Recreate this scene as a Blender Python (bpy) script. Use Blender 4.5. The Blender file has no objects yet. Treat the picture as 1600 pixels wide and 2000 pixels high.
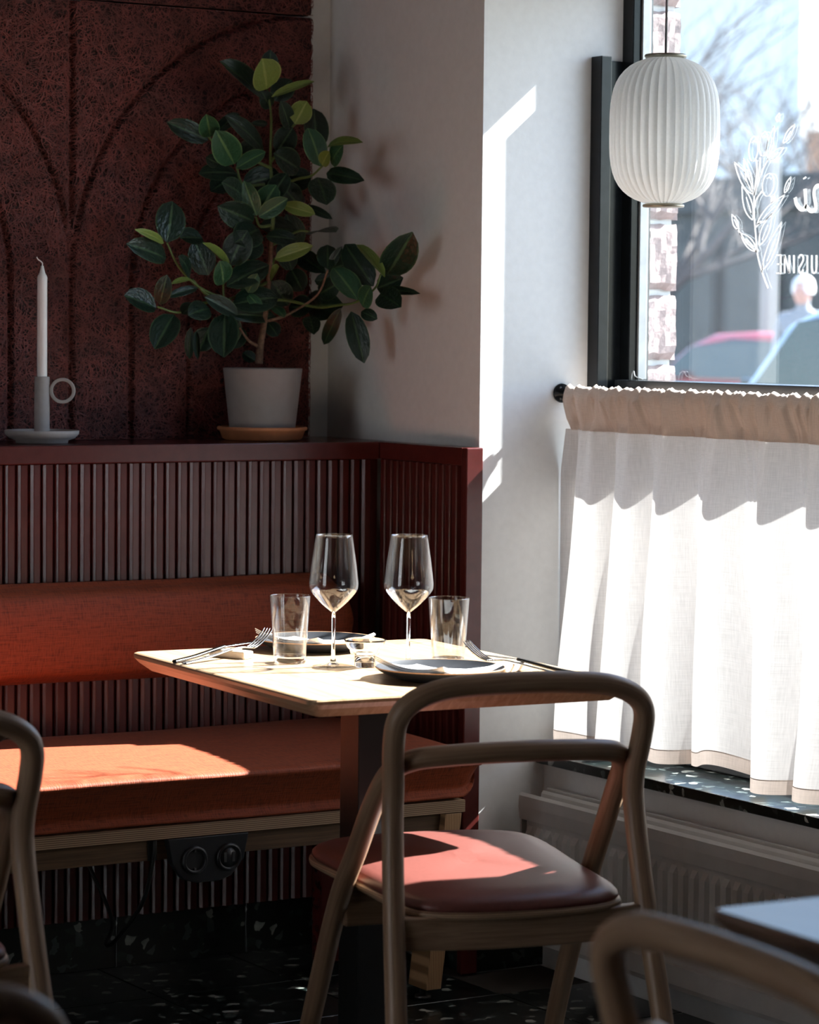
import bpy, bmesh, math, random
import numpy as np
from mathutils import Vector, Matrix

scene = bpy.context.scene
col = scene.collection
random.seed(7)
rng = np.random.default_rng(7)

# ------------------------------------------------------------------ camera
cam_d = bpy.data.cameras.new('camera')
cam = bpy.data.objects.new('camera', cam_d); col.objects.link(cam)
cam_d.sensor_fit = 'HORIZONTAL'; cam_d.sensor_width = 24.0; cam_d.lens = 84.9
cam_d.clip_start = 0.05; cam_d.clip_end = 400
cam.matrix_world = Matrix(((0.8543505, 0.02337702, -0.51917121, 0.0),
                           (-0.51959761, 0.05798408, -0.8524413, 0.0),
                           (0.01017613, 0.99804377, 0.06168537, 1.30),
                           (0, 0, 0, 1)))
cam_d.dof.use_dof = True; cam_d.dof.focus_distance = 5.25; cam_d.dof.aperture_fstop = 5.6
scene.camera = cam

# ------------------------------------------------------------------ world, sun, exposure
SUN_DIR = Vector((-1.0, 0.18, -0.85)).normalized()
world = bpy.data.worlds.new('sky'); scene.world = world
world.use_nodes = True
wn = world.node_tree; wn.nodes.clear()
sky = wn.nodes.new('ShaderNodeTexSky'); sky.sky_type = 'NISHITA'; sky.sun_disc = False
sky.sun_elevation = math.asin(-SUN_DIR.z)
sky.sun_rotation = math.atan2(-SUN_DIR.x, -SUN_DIR.y)
sky.air_density = 1.0; sky.dust_density = 0.7; sky.ozone_density = 1.5
bg = wn.nodes.new('ShaderNodeBackground'); bg.inputs['Strength'].default_value = 0.55
wo = wn.nodes.new('ShaderNodeOutputWorld')
wn.links.new(sky.outputs[0], bg.inputs[0]); wn.links.new(bg.outputs[0], wo.inputs[0])

sun_d = bpy.data.lights.new('sun', 'SUN'); sun_d.energy = 32.0; sun_d.angle = math.radians(0.53)
sun_d.color = (1.0, 0.96, 0.92)
sun = bpy.data.objects.new('sun', sun_d); col.objects.link(sun)
sun.rotation_euler = SUN_DIR.to_track_quat('-Z', 'Y').to_euler(); sun.location = (8, 0, 8)

vs = scene.view_settings
vs.view_transform = 'Standard'; vs.look = 'None'; vs.gamma = 1.0; vs.use_curve_mapping = False
vs.exposure = 0.5
scene.display_settings.display_device = 'sRGB'
cy = scene.cycles
cy.max_bounces = 14; cy.diffuse_bounces = 6; cy.glossy_bounces = 6; cy.transmission_bounces = 12
cy.transparent_max_bounces = 24; cy.sample_clamp_indirect = 8.0; cy.blur_glossy = 0.5
cy.use_denoising = True

# ------------------------------------------------------------------ object helpers
def link(o): col.objects.link(o); return o
def tag(o, label=None, cat=None, group=None, kind=None):
    if label: o['label'] = label
    if cat: o['category'] = cat
    if group: o['group'] = group
    if kind: o['kind'] = kind
    return o
def thing(name, label, cat, loc=(0, 0, 0), rotz=0.0, group=None, kind=None):
    o = bpy.data.objects.new(name, None); o.empty_display_size = 0.05
    link(o); o.location = loc; o.rotation_euler = (0, 0, rotz)
    return tag(o, label, cat, group, kind)
def copy_tree(o, parent=None):
    c = o.copy(); link(c)
    if parent is not None:
        c.parent = parent; c.matrix_parent_inverse = o.matrix_parent_inverse.copy()
    for ch in list(o.children): copy_tree(ch, c)
    return c
def mesh_obj(name, me, mat, parent=None, loc=(0, 0, 0), rot=(0, 0, 0), scale=(1, 1, 1)):
    o = bpy.data.objects.new(name, me); link(o)
    if mat is not None and len(me.materials) == 0: me.materials.append(mat)
    if parent is not None: o.parent = parent
    o.location = loc; o.rotation_euler = rot; o.scale = scale
    return o

class MB:
    """collects geometry; build() makes one mesh object. org is subtracted from all points."""
    def __init__(s, org=(0, 0, 0)):
        s.v = []; s.f = []; s.uv = {}; s.org = Vector(org); s.sm = []
    def add(s, verts, faces, uvs=None, smooth=False):
        b = len(s.v)
        s.v += [tuple(Vector(p) - s.org) for p in verts]
        for i, fc in enumerate(faces):
            s.f.append([b + k for k in fc]); s.sm.append(smooth)
            if uvs is not None: s.uv[len(s.f) - 1] = uvs[i]
        return s
    def box(s, a, b):
        x0, y0, z0 = a; x1, y1, z1 = b
        v = [(x0, y0, z0), (x1, y0, z0), (x1, y1, z0), (x0, y1, z0), (x0, y0, z1), (x1, y0, z1), (x1, y1, z1), (x0, y1, z1)]
        return s.add(v, [(0, 3, 2, 1), (4, 5, 6, 7), (0, 1, 5, 4), (1, 2, 6, 5), (2, 3, 7, 6), (3, 0, 4, 7)])
    def prism(s, poly, lo, hi, axis='z'):
        """poly of 2D points extruded along axis (other two axes in cyclic order xyz)"""
        def P(a, b, c): return {'z': (a, b, c), 'y': (a, c, b), 'x': (c, a, b)}[axis]
        n = len(poly)
        v = [P(a, b, lo) for a, b in poly] + [P(a, b, hi) for a, b in poly]
        f = [tuple(range(n))[::-1], tuple(range(n, 2 * n))]
        f += [(i, (i + 1) % n, n + (i + 1) % n, n + i) for i in range(n)]
        return s.add(v, f)
    def tube(s, pts, rad, n=12, caps=True, smooth=True, flat=1.0, span=None):
        pts = [Vector(p) for p in pts]; m = len(pts)
        rads = rad if hasattr(rad, '__len__') else [rad] * m
        tang = []
        for i in range(m):
            a = pts[max(i - 1, 0)]; b = pts[min(i + 1, m - 1)]
            t = b - a
            tang.append(t.normalized() if t.length > 1e-9 else Vector((0, 0, 1)))
        ref = Vector((0, 0, 1)) if abs(tang[0].z) < .9 else Vector((0, 1, 0))
        nx = tang[0].cross(ref).normalized()
        v = []; L = [0.0]
        for i in range(1, m): L.append(L[-1] + (pts[i] - pts[i - 1]).length)
        for i in range(m):
            t = tang[i]; nx = (nx - t * nx.dot(t)).normalized(); ny = t.cross(nx)
            for k in range(n):
                a = 2 * math.pi * k / n
                v.append(pts[i] + nx * (math.cos(a) * rads[i]) + ny * (math.sin(a) * rads[i] * flat))
        if span is not None:
            v = v[span[0] * n:(span[1] + 1) * n]; L = L[span[0]:span[1] + 1]; m = span[1] - span[0] + 1
        f = []; uv = []
        circ = 2 * math.pi * max(rads)
        for i in range(m - 1):
            for k in range(n):
                k2 = (k + 1) % n
                f.append((i * n + k, i * n + k2, (i + 1) * n + k2, (i + 1) * n + k))
                uv.append(((L[i], circ * k / n), (L[i], circ * (k + 1) / n), (L[i + 1], circ * (k + 1) / n), (L[i + 1], circ * k / n)))
        s.add(v, f, uv, smooth)
        if caps:
            b = len(s.v) - len(v)
            for ring in (list(range(n))[::-1], [(m - 1) * n + k for k in range(n)]):
                s.f.append([b + k for k in ring]); s.sm.append(False)
                s.uv[len(s.f) - 1] = [(0, 0)] * n
        return s
    def lathe(s, prof, c=(0, 0, 0), n=32, smooth=True, closed=False):
        """prof: list of (r,z)"""
        c = Vector(c); v = []
        for r, z in prof:
            for k in range(n):
                a = 2 * math.pi * k / n
                v.append((c.x + r * math.cos(a), c.y + r * math.sin(a), c.z + z))
        f = []; m = len(prof)
        for i in range(m - 1):
            for k in range(n):
                k2 = (k + 1) % n
                f.append((i * n + k, i * n + k2, (i + 1) * n + k2, (i + 1) * n + k))
        if closed:
            for k in range(n):
                k2 = (k + 1) % n
                f.append(((m - 1) * n + k, (m - 1) * n + k2, k2, k))
        return s.add(v, f, None, smooth)
    def grid(s, P, uvs=None, smooth=True):
        nu, nv = len(P), len(P[0])
        v = [p for row in P for p in row]; f = []; uv = [] if uvs else None
        for i in range(nu - 1):
            for j in range(nv - 1):
                idx = ((i, j), (i + 1, j), (i + 1, j + 1), (i, j + 1))
                f.append(tuple(a * nv + b for a, b in idx))
                if uvs: uv.append([uvs[a][b] for a, b in idx])
        return s.add(v, f, uv, smooth)
    def mesh(s, name, bevel=0.0, seg=2, weld=False, fix=False):
        me = bpy.data.meshes.new(name)
        me.from_pydata(s.v, [], s.f)
        if s.uv:
            lay = me.uv_layers.new(name='uv')
            for p in me.polygons:
                u = s.uv.get(p.index)
                if u:
                    for k, li in enumerate(p.loop_indices): lay.data[li].uv = u[k]
        for p, sm in zip(me.polygons, s.sm): p.use_smooth = sm
        if bevel or weld or fix:
            bm = bmesh.new(); bm.from_mesh(me)
            if weld: bmesh.ops.remove_doubles(bm, verts=bm.verts, dist=1e-5)
            if bevel:
                es = [e for e in bm.edges if len(e.link_faces) == 2 and e.calc_face_angle(0) > 0.4]
                bmesh.ops.bevel(bm, geom=es, offset=bevel, segments=seg, affect='EDGES', profile=0.5, clamp_overlap=True)
            if fix: bmesh.ops.recalc_face_normals(bm, faces=bm.faces)
            bm.to_mesh(me); bm.free()
        me.update()
        return me
    def build(s, name, mat, parent=None, bevel=0.0, seg=2, **k):
        me = s.mesh(name, bevel, seg, **k); me.materials.append(mat)
        o = bpy.data.objects.new(name, me); link(o)
        if parent is not None: o.parent = parent
        else: o.location = s.org
        return o

def spline(pts, k=6, closed=False):
    """Catmull-Rom through pts"""
    P = [Vector(p) for p in pts]; out = []
    n = len(P)
    for i in range(n - 1 if not closed else n):
        p0 = P[i - 1] if (i > 0 or closed) else P[0] * 2 - P[1]
        p1 = P[i]; p2 = P[(i + 1) % n]
        p3 = P[(i + 2) % n] if (i + 2 < n or closed) else P[-1] * 2 - P[-2]
        for j in range(k):
            t = j / k
            out.append(0.5 * ((2 * p1) + (p2 - p0) * t + (2 * p0 - 5 * p1 + 4 * p2 - p3) * t * t + (3 * p1 - p0 - 3 * p2 + p3) * t ** 3))
    if not closed: out.append(P[-1].copy())
    return out

# ------------------------------------------------------------------ materials
def nmat(name):
    m = bpy.data.materials.new(name); m.use_nodes = True
    nt = m.node_tree; b = nt.nodes['Principled BSDF']
    return m, nt, b
def N(nt, t, **kw):
    n = nt.nodes.new(t)
    for k, v in kw.items():
        if k in n.inputs.keys(): n.inputs[k].default_value = v
        else: setattr(n, k, v)
    return n
def ramp(nt, stops):
    r = nt.nodes.new('ShaderNodeValToRGB'); e = r.color_ramp.elements
    while len(e) < len(stops): e.new(0.5)
    for i, (p, c) in enumerate(stops):
        e[i].position = p; e[i].color = (*c, 1)
    return r
def bump(nt, b, src, strength=0.3, dist=0.002):
    bp = N(nt, 'ShaderNodeBump'); bp.inputs['Strength'].default_value = strength; bp.inputs['Distance'].default_value = dist
    nt.links.new(src, bp.inputs['Height']); nt.links.new(bp.outputs[0], b.inputs['Normal']); return bp
def coords(nt, kind='Object', scale=(1, 1, 1), rot=(0, 0, 0)):
    tc = N(nt, 'ShaderNodeTexCoord'); mp = N(nt, 'ShaderNodeMapping')
    mp.inputs['Scale'].default_value = scale; mp.inputs['Rotation'].default_value = rot
    nt.links.new(tc.outputs[kind], mp.inputs[0]); return mp.outputs[0]
def plain(name, c, rough=0.5, metal=0.0, var=0.06, scale=30, bmp=0.0, bdist=0.001, **kw):
    m, nt, b = nmat(name)
    n = N(nt, 'ShaderNodeTexNoise'); n.inputs['Scale'].default_value = scale; n.inputs['Detail'].default_value = 4
    nt.links.new(coords(nt), n.inputs[0])
    lo = tuple(max(0, x * (1 - var)) for x in c); hi = tuple(min(1, x * (1 + var)) for x in c)
    r = ramp(nt, [(0.3, lo), (0.7, hi)]); nt.links.new(n.outputs[0], r.inputs[0])
    nt.links.new(r.outputs[0], b.inputs['Base Color'])
    b.inputs['Roughness'].default_value = rough; b.inputs['Metallic'].default_value = metal
    for k, v in kw.items(): b.inputs[k].default_value = v
    if bmp: bump(nt, b, n.outputs[0], bmp, bdist)
    return m
def wood(name, c1, c2, kind='UV', scale=(3, 90, 1), rough=0.42):
    m, nt, b = nmat(name)
    co = coords(nt, kind, scale)
    n = N(nt, 'ShaderNodeTexNoise'); n.inputs['Scale'].default_value = 1.6; n.inputs['Detail'].default_value = 6; n.inputs['Roughness'].default_value = .6
    n.inputs['Distortion'].default_value = .4
    nt.links.new(co, n.inputs[0])
    r = ramp(nt, [(0.30, c1), (0.52, tuple((a + d) / 2 for a, d in zip(c1, c2))), (0.70, c2)]); nt.links.new(n.outputs[0], r.inputs[0])
    nt.links.new(r.outputs[0], b.inputs['Base Color']); b.inputs['Roughness'].default_value = rough
    bump(nt, b, n.outputs[0], 0.12, 0.0006)
    return m
def ply(name, c1, c2, axis=2, freq=230):
    m, nt, b = nmat(name)
    sc = [4, 4, 4]; sc[axis] = freq
    co = coords(nt, 'Object', tuple(sc))
    w = N(nt, 'ShaderNodeTexWave'); w.bands_direction = 'XYZ'[axis]; w.inputs['Scale'].default_value = 0.32 * 1.0
    w.inputs['Distortion'].default_value = 1.2; w.inputs['Detail'].default_value = 2
    nt.links.new(co, w.inputs[0])
    r = ramp(nt, [(0.25, c1), (0.75, c2)]); nt.links.new(w.outputs[0], r.inputs[0])
    nt.links.new(r.outputs[0], b.inputs['Base Color']); b.inputs['Roughness'].default_value = .5
    return m

M = {}
M['plaster'] = plain('plaster', (0.76, 0.76, 0.75), 0.75, var=.025, scale=60, bmp=.25, bdist=.0015)
M['ceiling'] = plain('ceiling_paint', (0.36, 0.35, 0.35), 0.9, var=.02)
M['yard'] = plain('bounce_paint', (0.34, 0.34, 0.345), 0.9, var=.05, scale=2)  # pale tone for the added, unseen light-bouncing wall and ground
M['room'] = plain('room_paint', (0.10, 0.08, 0.075), 0.85, var=.05, scale=4)
M['oxblood'] = plain('oxblood_paint', (0.080, 0.014, 0.012), 0.24, var=.10, scale=45, bmp=.18, bdist=.0012)
M['black'] = plain('black_frame_paint', (0.008, 0.010, 0.012), 0.22, var=.2, scale=40, bmp=.1, **{'Specular IOR Level': .25})
M['steel_black'] = plain('black_powder_coat', (0.010, 0.010, 0.011), 0.42, var=.1, scale=600, bmp=.5, bdist=.0006)
M['bead'] = plain('aluminium_bead', (0.30, 0.32, 0.33), 0.4, .3, var=.1)
M['oak'] = wood('oak_bent', (0.215, 0.122, 0.070), (0.40, 0.262, 0.160))
M['oakz'] = wood('oak_frame_x', (0.20, 0.115, 0.065), (0.375, 0.245, 0.15), 'Object', (4, 70, 110))
M['table_oak'] = wood('table_oak', (0.40, 0.255, 0.145), (0.58, 0.41, 0.265), 'Object', (60, 3.5, 30), .26)
M['dark_oak'] = wood('dark_oak', (0.07, 0.038, 0.018), (0.19, 0.105, 0.05), 'Object', (4, 40, 130), .55)
M['walnut'] = wood('walnut_top', (0.10, 0.055, 0.035), (0.20, 0.115, 0.075), 'Object', (60, 3.5, 30), .3)
M['ply'] = ply('ply_edge', (0.15, 0.085, 0.045), (0.46, 0.31, 0.19), 2, 270)
M['plyx'] = ply('ply_leg', (0.22, 0.115, 0.05), (0.50, 0.30, 0.15), 0, 260)
M['leather'] = plain('red_brown_leather', (0.165, 0.052, 0.042), 0.36, var=.08, scale=160, bmp=.12, bdist=.0008)
M['ceramic'] = plain('stone_ceramic', (0.38, 0.35, 0.335), 0.7, var=.05, scale=80, bmp=.08)
M['wax'] = plain('white_wax', (0.85, 0.84, 0.83), 0.45, var=.02)
M['pot'] = plain('grey_pot', (0.29, 0.26, 0.25), 0.75, var=.05, scale=40)
M['terracotta'] = plain('terracotta', (0.52, 0.20, 0.085), 0.7, var=.1, scale=50)
M['soil'] = plain('soil', (0.03, 0.02, 0.015), .95, var=.5, scale=120, bmp=.8, bdist=.004)
M['bark'] = plain('bark', (0.22, 0.13, 0.085), .8, var=.3, scale=150, bmp=.5)
M['stem'] = plain('green_stem', (0.10, 0.15, 0.035), .5, var=.2, scale=80)
M['steel'] = plain('cutlery_steel', (0.62, 0.62, 0.62), 0.16, 1.0, var=.03)
M['knife_black'] = plain('dark_cutlery', (0.05, 0.048, 0.045), 0.22, .9, var=.1)
M['plate'] = plain('slate_plate', (0.020, 0.022, 0.027), 0.45, var=.12, scale=60)
M['plate_rim'] = plain('plate_rim_clay', (0.42, 0.23, 0.12), .6, var=.1)
M['linen_white'] = plain('white_napkin', (0.86, 0.86, 0.86), .85, var=.02, scale=400, bmp=.1)
M['rest'] = plain('cream_rest', (0.70, 0.62, 0.52), .6, var=.06)
M['radiator'] = plain('radiator_enamel', (0.60, 0.585, 0.56), .38, var=.04, scale=25, bmp=.06)
M['brass_grey'] = plain('grey_brass', (0.36, 0.33, 0.26), .35, .6, var=.1)
M['cable'] = plain('cable_black', (0.01, 0.01, 0.01), .5)
M['cord'] = plain('grey_cord', (0.25, 0.24, 0.24), .7)
M['plastic'] = plain('socket_plastic', (0.012, 0.013, 0.015), .38)
M['port'] = plain('usb_port_metal', (0.12, 0.12, 0.12), .3, .8)
def thin_white(name, c, tr):
    m, nt, b = nmat(name)
    n = N(nt, 'ShaderNodeTexNoise'); n.inputs['Scale'].default_value = 200; nt.links.new(coords(nt), n.inputs[0])
    r = ramp(nt, [(.3, tuple(x * .96 for x in c)), (.7, c)]); nt.links.new(n.outputs[0], r.inputs[0])
    nt.links.new(r.outputs[0], b.inputs['Base Color']); b.inputs['Roughness'].default_value = .5
    tl = N(nt, 'ShaderNodeBsdfTranslucent'); nt.links.new(r.outputs[0], tl.inputs[0]); mx = N(nt, 'ShaderNodeMixShader'); mx.inputs[0].default_value = tr
    nt.links.new(b.outputs[0], mx.inputs[1]); nt.links.new(tl.outputs[0], mx.inputs[2]); nt.links.new(mx.outputs[0], nt.nodes['Material Output'].inputs[0])
    return m
M['decal'] = thin_white('white_vinyl', (.9, .9, .9), .22)
M['lamella'] = thin_white('white_lamella_paper', (.90, .90, .89), .45)
M['brick'] = plain('pink_brick', (0.30, 0.235, 0.225), .92, var=.10, scale=90, bmp=.6, bdist=.003)
M['mortar'] = plain('mortar', (0.20, 0.18, 0.17), .95, var=.2, scale=90, bmp=.6, bdist=.004)

def glass_thin(name, tint=(1, 1, 1), dust=0.0, refl=1.0):
    m = bpy.data.materials.new(name); m.use_nodes = True; nt = m.node_tree; nt.nodes.clear()
    tr = N(nt, 'ShaderNodeBsdfTransparent'); tr.inputs[0].default_value = (*tint, 1)
    gl = N(nt, 'ShaderNodeBsdfGlossy'); gl.inputs['Roughness'].default_value = 0.02
    lw = N(nt, 'ShaderNodeLayerWeight'); lw.inputs[0].default_value = .5
    fr = N(nt, 'ShaderNodeMath', operation='POWER'); fr.inputs[1].default_value = 2.7; nt.links.new(lw.outputs['Facing'], fr.inputs[0])
    fa = N(nt, 'ShaderNodeMath', operation='ADD'); fa.inputs[1].default_value = .045; nt.links.new(fr.outputs[0], fa.inputs[0]); fr = fa
    mx = N(nt, 'ShaderNodeMixShader'); out = N(nt, 'ShaderNodeOutputMaterial')
    mu = N(nt, 'ShaderNodeMath', operation='MULTIPLY'); mu.inputs[1].default_value = refl; mu.use_clamp = True
    nt.links.new(fr.outputs[0], mu.inputs[0]); nt.links.new(mu.outputs[0], mx.inputs[0])
    nt.links.new(tr.outputs[0], mx.inputs[1]); nt.links.new(gl.outputs[0], mx.inputs[2])
    last = mx.outputs[0]
    if dust:
        tl = N(nt, 'ShaderNodeBsdfTranslucent'); tl.inputs[0].default_value = (.82, .9, .95, 1)
        nz = N(nt, 'ShaderNodeTexNoise'); nz.inputs['Scale'].default_value = 420; nz.inputs['Detail'].default_value = 2
        nt.links.new(coords(nt), nz.inputs[0])
        n2 = N(nt, 'ShaderNodeTexNoise'); n2.inputs['Scale'].default_value = 5
        nt.links.new(coords(nt), n2.inputs[0])
        rp = ramp(nt, [(.45, (dust * .5,) * 3), (.72, (dust * 1.6,) * 3), (.80, (dust * 5,) * 3)]); nt.links.new(nz.outputs[0], rp.inputs[0])
        r2 = ramp(nt, [(.3, (.6,) * 3), (.7, (1.3 if False else 1.0,) * 3)]); nt.links.new(n2.outputs[0], r2.inputs[0])
        mm = N(nt, 'ShaderNodeMath', operation='MULTIPLY'); nt.links.new(rp.outputs[0], mm.inputs[0]); nt.links.new(r2.outputs[0], mm.inputs[1])
        m2 = N(nt, 'ShaderNodeMixShader'); nt.links.new(mm.outputs[0], m2.inputs[0])
        nt.links.new(last, m2.inputs[1]); nt.links.new(tl.outputs[0], m2.inputs[2]); last = m2.outputs[0]
    nt.links.new(last, out.inputs[0]); return m
M['pane'] = glass_thin('window_glass', (.93, .96, .97), dust=0.004, refl=.9)
M['pane_clean'] = glass_thin('plain_window_glass', (.95, .97, .98))
M['bowl_glass'] = glass_thin('thin_drinking_glass', (.985, .99, .99), refl=1.0)
M['foot_glass'] = glass_thin('clear_foot_glass', (.985, .99, .99), refl=.6)
def glass_solid(name):
    m, nt, b = nmat(name)
    b.inputs['Base Color'].default_value = (.97, .985, .99, 1); b.inputs['Roughness'].default_value = 0.0
    b.inputs['Transmission Weight'].default_value = 1.0; b.inputs['IOR'].default_value = 1.48
    n = N(nt, 'ShaderNodeTexNoise'); n.inputs['Scale'].default_value = 40; nt.links.new(coords(nt), n.inputs[0]); bump(nt, b, n.outputs[0], .02, .0005)
    return m
M['glass'] = glass_solid('solid_glass')

def curtain_mat(name, c, tr):
    m = bpy.data.materials.new(name); m.use_nodes = True; nt = m.node_tree; nt.nodes.clear()
    uv = coords(nt, 'UV', (1, 1, 1))
    w1 = N(nt, 'ShaderNodeTexNoise'); w1.inputs['Scale'].default_value = 1; w1.inputs['Detail'].default_value = 3
    w2 = N(nt, 'ShaderNodeTexNoise'); w2.inputs['Scale'].default_value = 1; w2.inputs['Detail'].default_value = 3
    nt.links.new(coords(nt, 'UV', (700, 30, 1)), w1.inputs[0]); nt.links.new(coords(nt, 'UV', (40, 700, 1)), w2.inputs[0])
    ad = N(nt, 'ShaderNodeMath', operation='ADD'); nt.links.new(w1.outputs[0], ad.inputs[0]); nt.links.new(w2.outputs[0], ad.inputs[1])
    r = ramp(nt, [(.35, tuple(x * .82 for x in c)), (.65, c)])
    hf = N(nt, 'ShaderNodeMath', operation='MULTIPLY'); hf.inputs[1].default_value = .5
    nt.links.new(ad.outputs[0], hf.inputs[0]); nt.links.new(hf.outputs[0], r.inputs[0])
    d = N(nt, 'ShaderNodeBsdfDiffuse'); t = N(nt, 'ShaderNodeBsdfTranslucent')
    nt.links.new(r.outputs[0], d.inputs[0]); nt.links.new(r.outputs[0], t.inputs[0])
    mx = N(nt, 'ShaderNodeMixShader'); mx.inputs[0].default_value = tr
    nt.links.new(d.outputs[0], mx.inputs[1]); nt.links.new(t.outputs[0], mx.inputs[2])
    bp = N(nt, 'ShaderNodeBump'); bp.inputs['Strength'].default_value = .15; bp.inputs['Distance'].default_value = .0006
    nt.links.new(ad.outputs[0], bp.inputs['Height']); nt.links.new(bp.outputs[0], d.inputs['Normal'])
    out = N(nt, 'ShaderNodeOutputMaterial'); nt.links.new(mx.outputs[0], out.inputs[0]); return m
M['curtain'] = curtain_mat('linen_curtain', (.72, .69, .67), .17)
M['curtain_double'] = curtain_mat('linen_curtain_doubled', (.68, .57, .50), .14)

def fabric(name, c):
    m, nt, b = nmat(name)
    a = N(nt, 'ShaderNodeTexNoise'); a.inputs['Scale'].default_value = 1; a.inputs['Detail'].default_value = 5
    d = N(nt, 'ShaderNodeTexNoise'); d.inputs['Scale'].default_value = 1; d.inputs['Detail'].default_value = 5
    nt.links.new(coords(nt, 'Object', (25, 420, 420)), a.inputs[0]); nt.links.new(coords(nt, 'Object', (420, 60, 60)), d.inputs[0])
    ad = N(nt, 'ShaderNodeMath', operation='ADD'); nt.links.new(a.outputs[0], ad.inputs[0]); nt.links.new(d.outputs[0], ad.inputs[1])
    hf = N(nt, 'ShaderNodeMath', operation='MULTIPLY'); hf.inputs[1].default_value = .5; nt.links.new(ad.outputs[0], hf.inputs[0])
    r = ramp(nt, [(.36, tuple(x * .55 for x in c)), (.5, c), (.66, tuple(min(1, x * 1.25) for x in c))]); nt.links.new(hf.outputs[0], r.inputs[0])
    nt.links.new(r.outputs[0], b.inputs['Base Color']); b.inputs['Roughness'].default_value = .62
    b.inputs['Sheen Weight'].default_value = .03; b.inputs['Specular IOR Level'].default_value = .3
    bump(nt, b, hf.outputs[0], .8, .002); return m
M['bench_fabric'] = fabric('rust_woven_fabric', (.27, .052, .016))

def terrazzo(name):
    m, nt, b = nmat(name)
    co = coords(nt, 'Object', (1, 1, 1))
    dn = N(nt, 'ShaderNodeTexNoise'); dn.inputs['Scale'].default_value = 30; nt.links.new(co, dn.inputs[0])
    mixv = N(nt, 'ShaderNodeMix'); mixv.data_type = 'RGBA'; mixv.inputs['Factor'].default_value = .035
    nt.links.new(co, mixv.inputs[6]); nt.links.new(dn.outputs['Color'], mixv.inputs[7])
    v = N(nt, 'ShaderNodeTexVoronoi'); v.inputs['Scale'].default_value = 62; nt.links.new(mixv.outputs[2], v.inputs['Vector'])
    sp = N(nt, 'ShaderNodeSeparateColor'); nt.links.new(v.outputs['Color'], sp.inputs[0])
    chips = ramp(nt, [(0, (.006, .011, .010)), (.80, (.022, .034, .031)), (.88, (.09, .11, .105)), (.95, (.42, .43, .39))]); chips.color_ramp.interpolation = 'CONSTANT'
    nt.links.new(sp.outputs[0], chips.inputs[0])
    n = N(nt, 'ShaderNodeTexNoise'); n.inputs['Scale'].default_value = 25; n.inputs['Detail'].default_value = 5; nt.links.new(co, n.inputs[0])
    r = ramp(nt, [(.35, (.35, .4, .4)), (.7, (1.0, 1.0, 1.0))]); nt.links.new(n.outputs[0], r.inputs[0])
    mu = N(nt, 'ShaderNodeMix'); mu.data_type = 'RGBA'; mu.blend_type = 'MULTIPLY'; mu.inputs['Factor'].default_value = 1
    nt.links.new(chips.outputs[0], mu.inputs[6]); nt.links.new(r.outputs[0], mu.inputs[7])
    nt.links.new(mu.outputs[2], b.inputs['Base Color']); b.inputs['Roughness'].default_value = .28; return m
M['terrazzo'] = terrazzo('green_black_terrazzo')
M['grout'] = plain('dark_grout', (.05, .045, .04), .9)
M['sill'] = terrazzo('green_sill_terrazzo')

def wool(name):
    m, nt, b = nmat(name)
    n = N(nt, 'ShaderNodeTexNoise'); n.inputs['Scale'].default_value = 300; n.inputs['Detail'].default_value = 3; nt.links.new(coords(nt), n.inputs[0])
    r = ramp(nt, [(.3, (.012, .003, .003)), (.7, (.05, .012, .010))]); nt.links.new(n.outputs[0], r.inputs[0])
    nt.links.new(r.outputs[0], b.inputs['Base Color']); b.inputs['Roughness'].default_value = .75
    bump(nt, b, n.outputs[0], .8, .003); return m
M['wool'] = wool('wood_wool_panel')
M['strand'] = plain('wood_wool_strand', (.17, .040, .034), .6, var=.35, scale=25)

def leaf_mat(name, c, rib, rough=.32, back=.2):
    m, nt, b = nmat(name)
    tc = N(nt, 'ShaderNodeTexCoord'); sx = N(nt, 'ShaderNodeSeparateXYZ'); nt.links.new(tc.outputs['UV'], sx.inputs[0])
    s = N(nt, 'ShaderNodeMath', operation='SUBTRACT'); s.inputs[1].default_value = .5; nt.links.new(sx.outputs[1], s.inputs[0])
    a = N(nt, 'ShaderNodeMath', operation='ABSOLUTE'); nt.links.new(s.outputs[0], a.inputs[0])
    r = ramp(nt, [(0.0, rib), (.03, rib), (.055, c), (.44, c), (.49, rib)]); nt.links.new(a.outputs[0], r.inputs[0])
    n = N(nt, 'ShaderNodeTexNoise'); n.inputs['Scale'].default_value = 8; nt.links.new(coords(nt, 'UV', (1, 1, 1)), n.inputs[0])
    nt.links.new(r.outputs[0], b.inputs['Base Color']); b.inputs['Roughness'].default_value = rough
    b.inputs['Subsurface Weight'].default_value = 0.0
    bump(nt, b, n.outputs[0], .2, .02); return m
M['leaf_d'] = leaf_mat('dark_leaf', (.007, .025, .015), (.045, .09, .04))
M['leaf_m'] = leaf_mat('green_leaf', (.022, .08, .036), (.10, .19, .07))
M['leaf_y'] = leaf_mat('young_leaf', (.15, .21, .04), (.26, .31, .09), .4)
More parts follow.
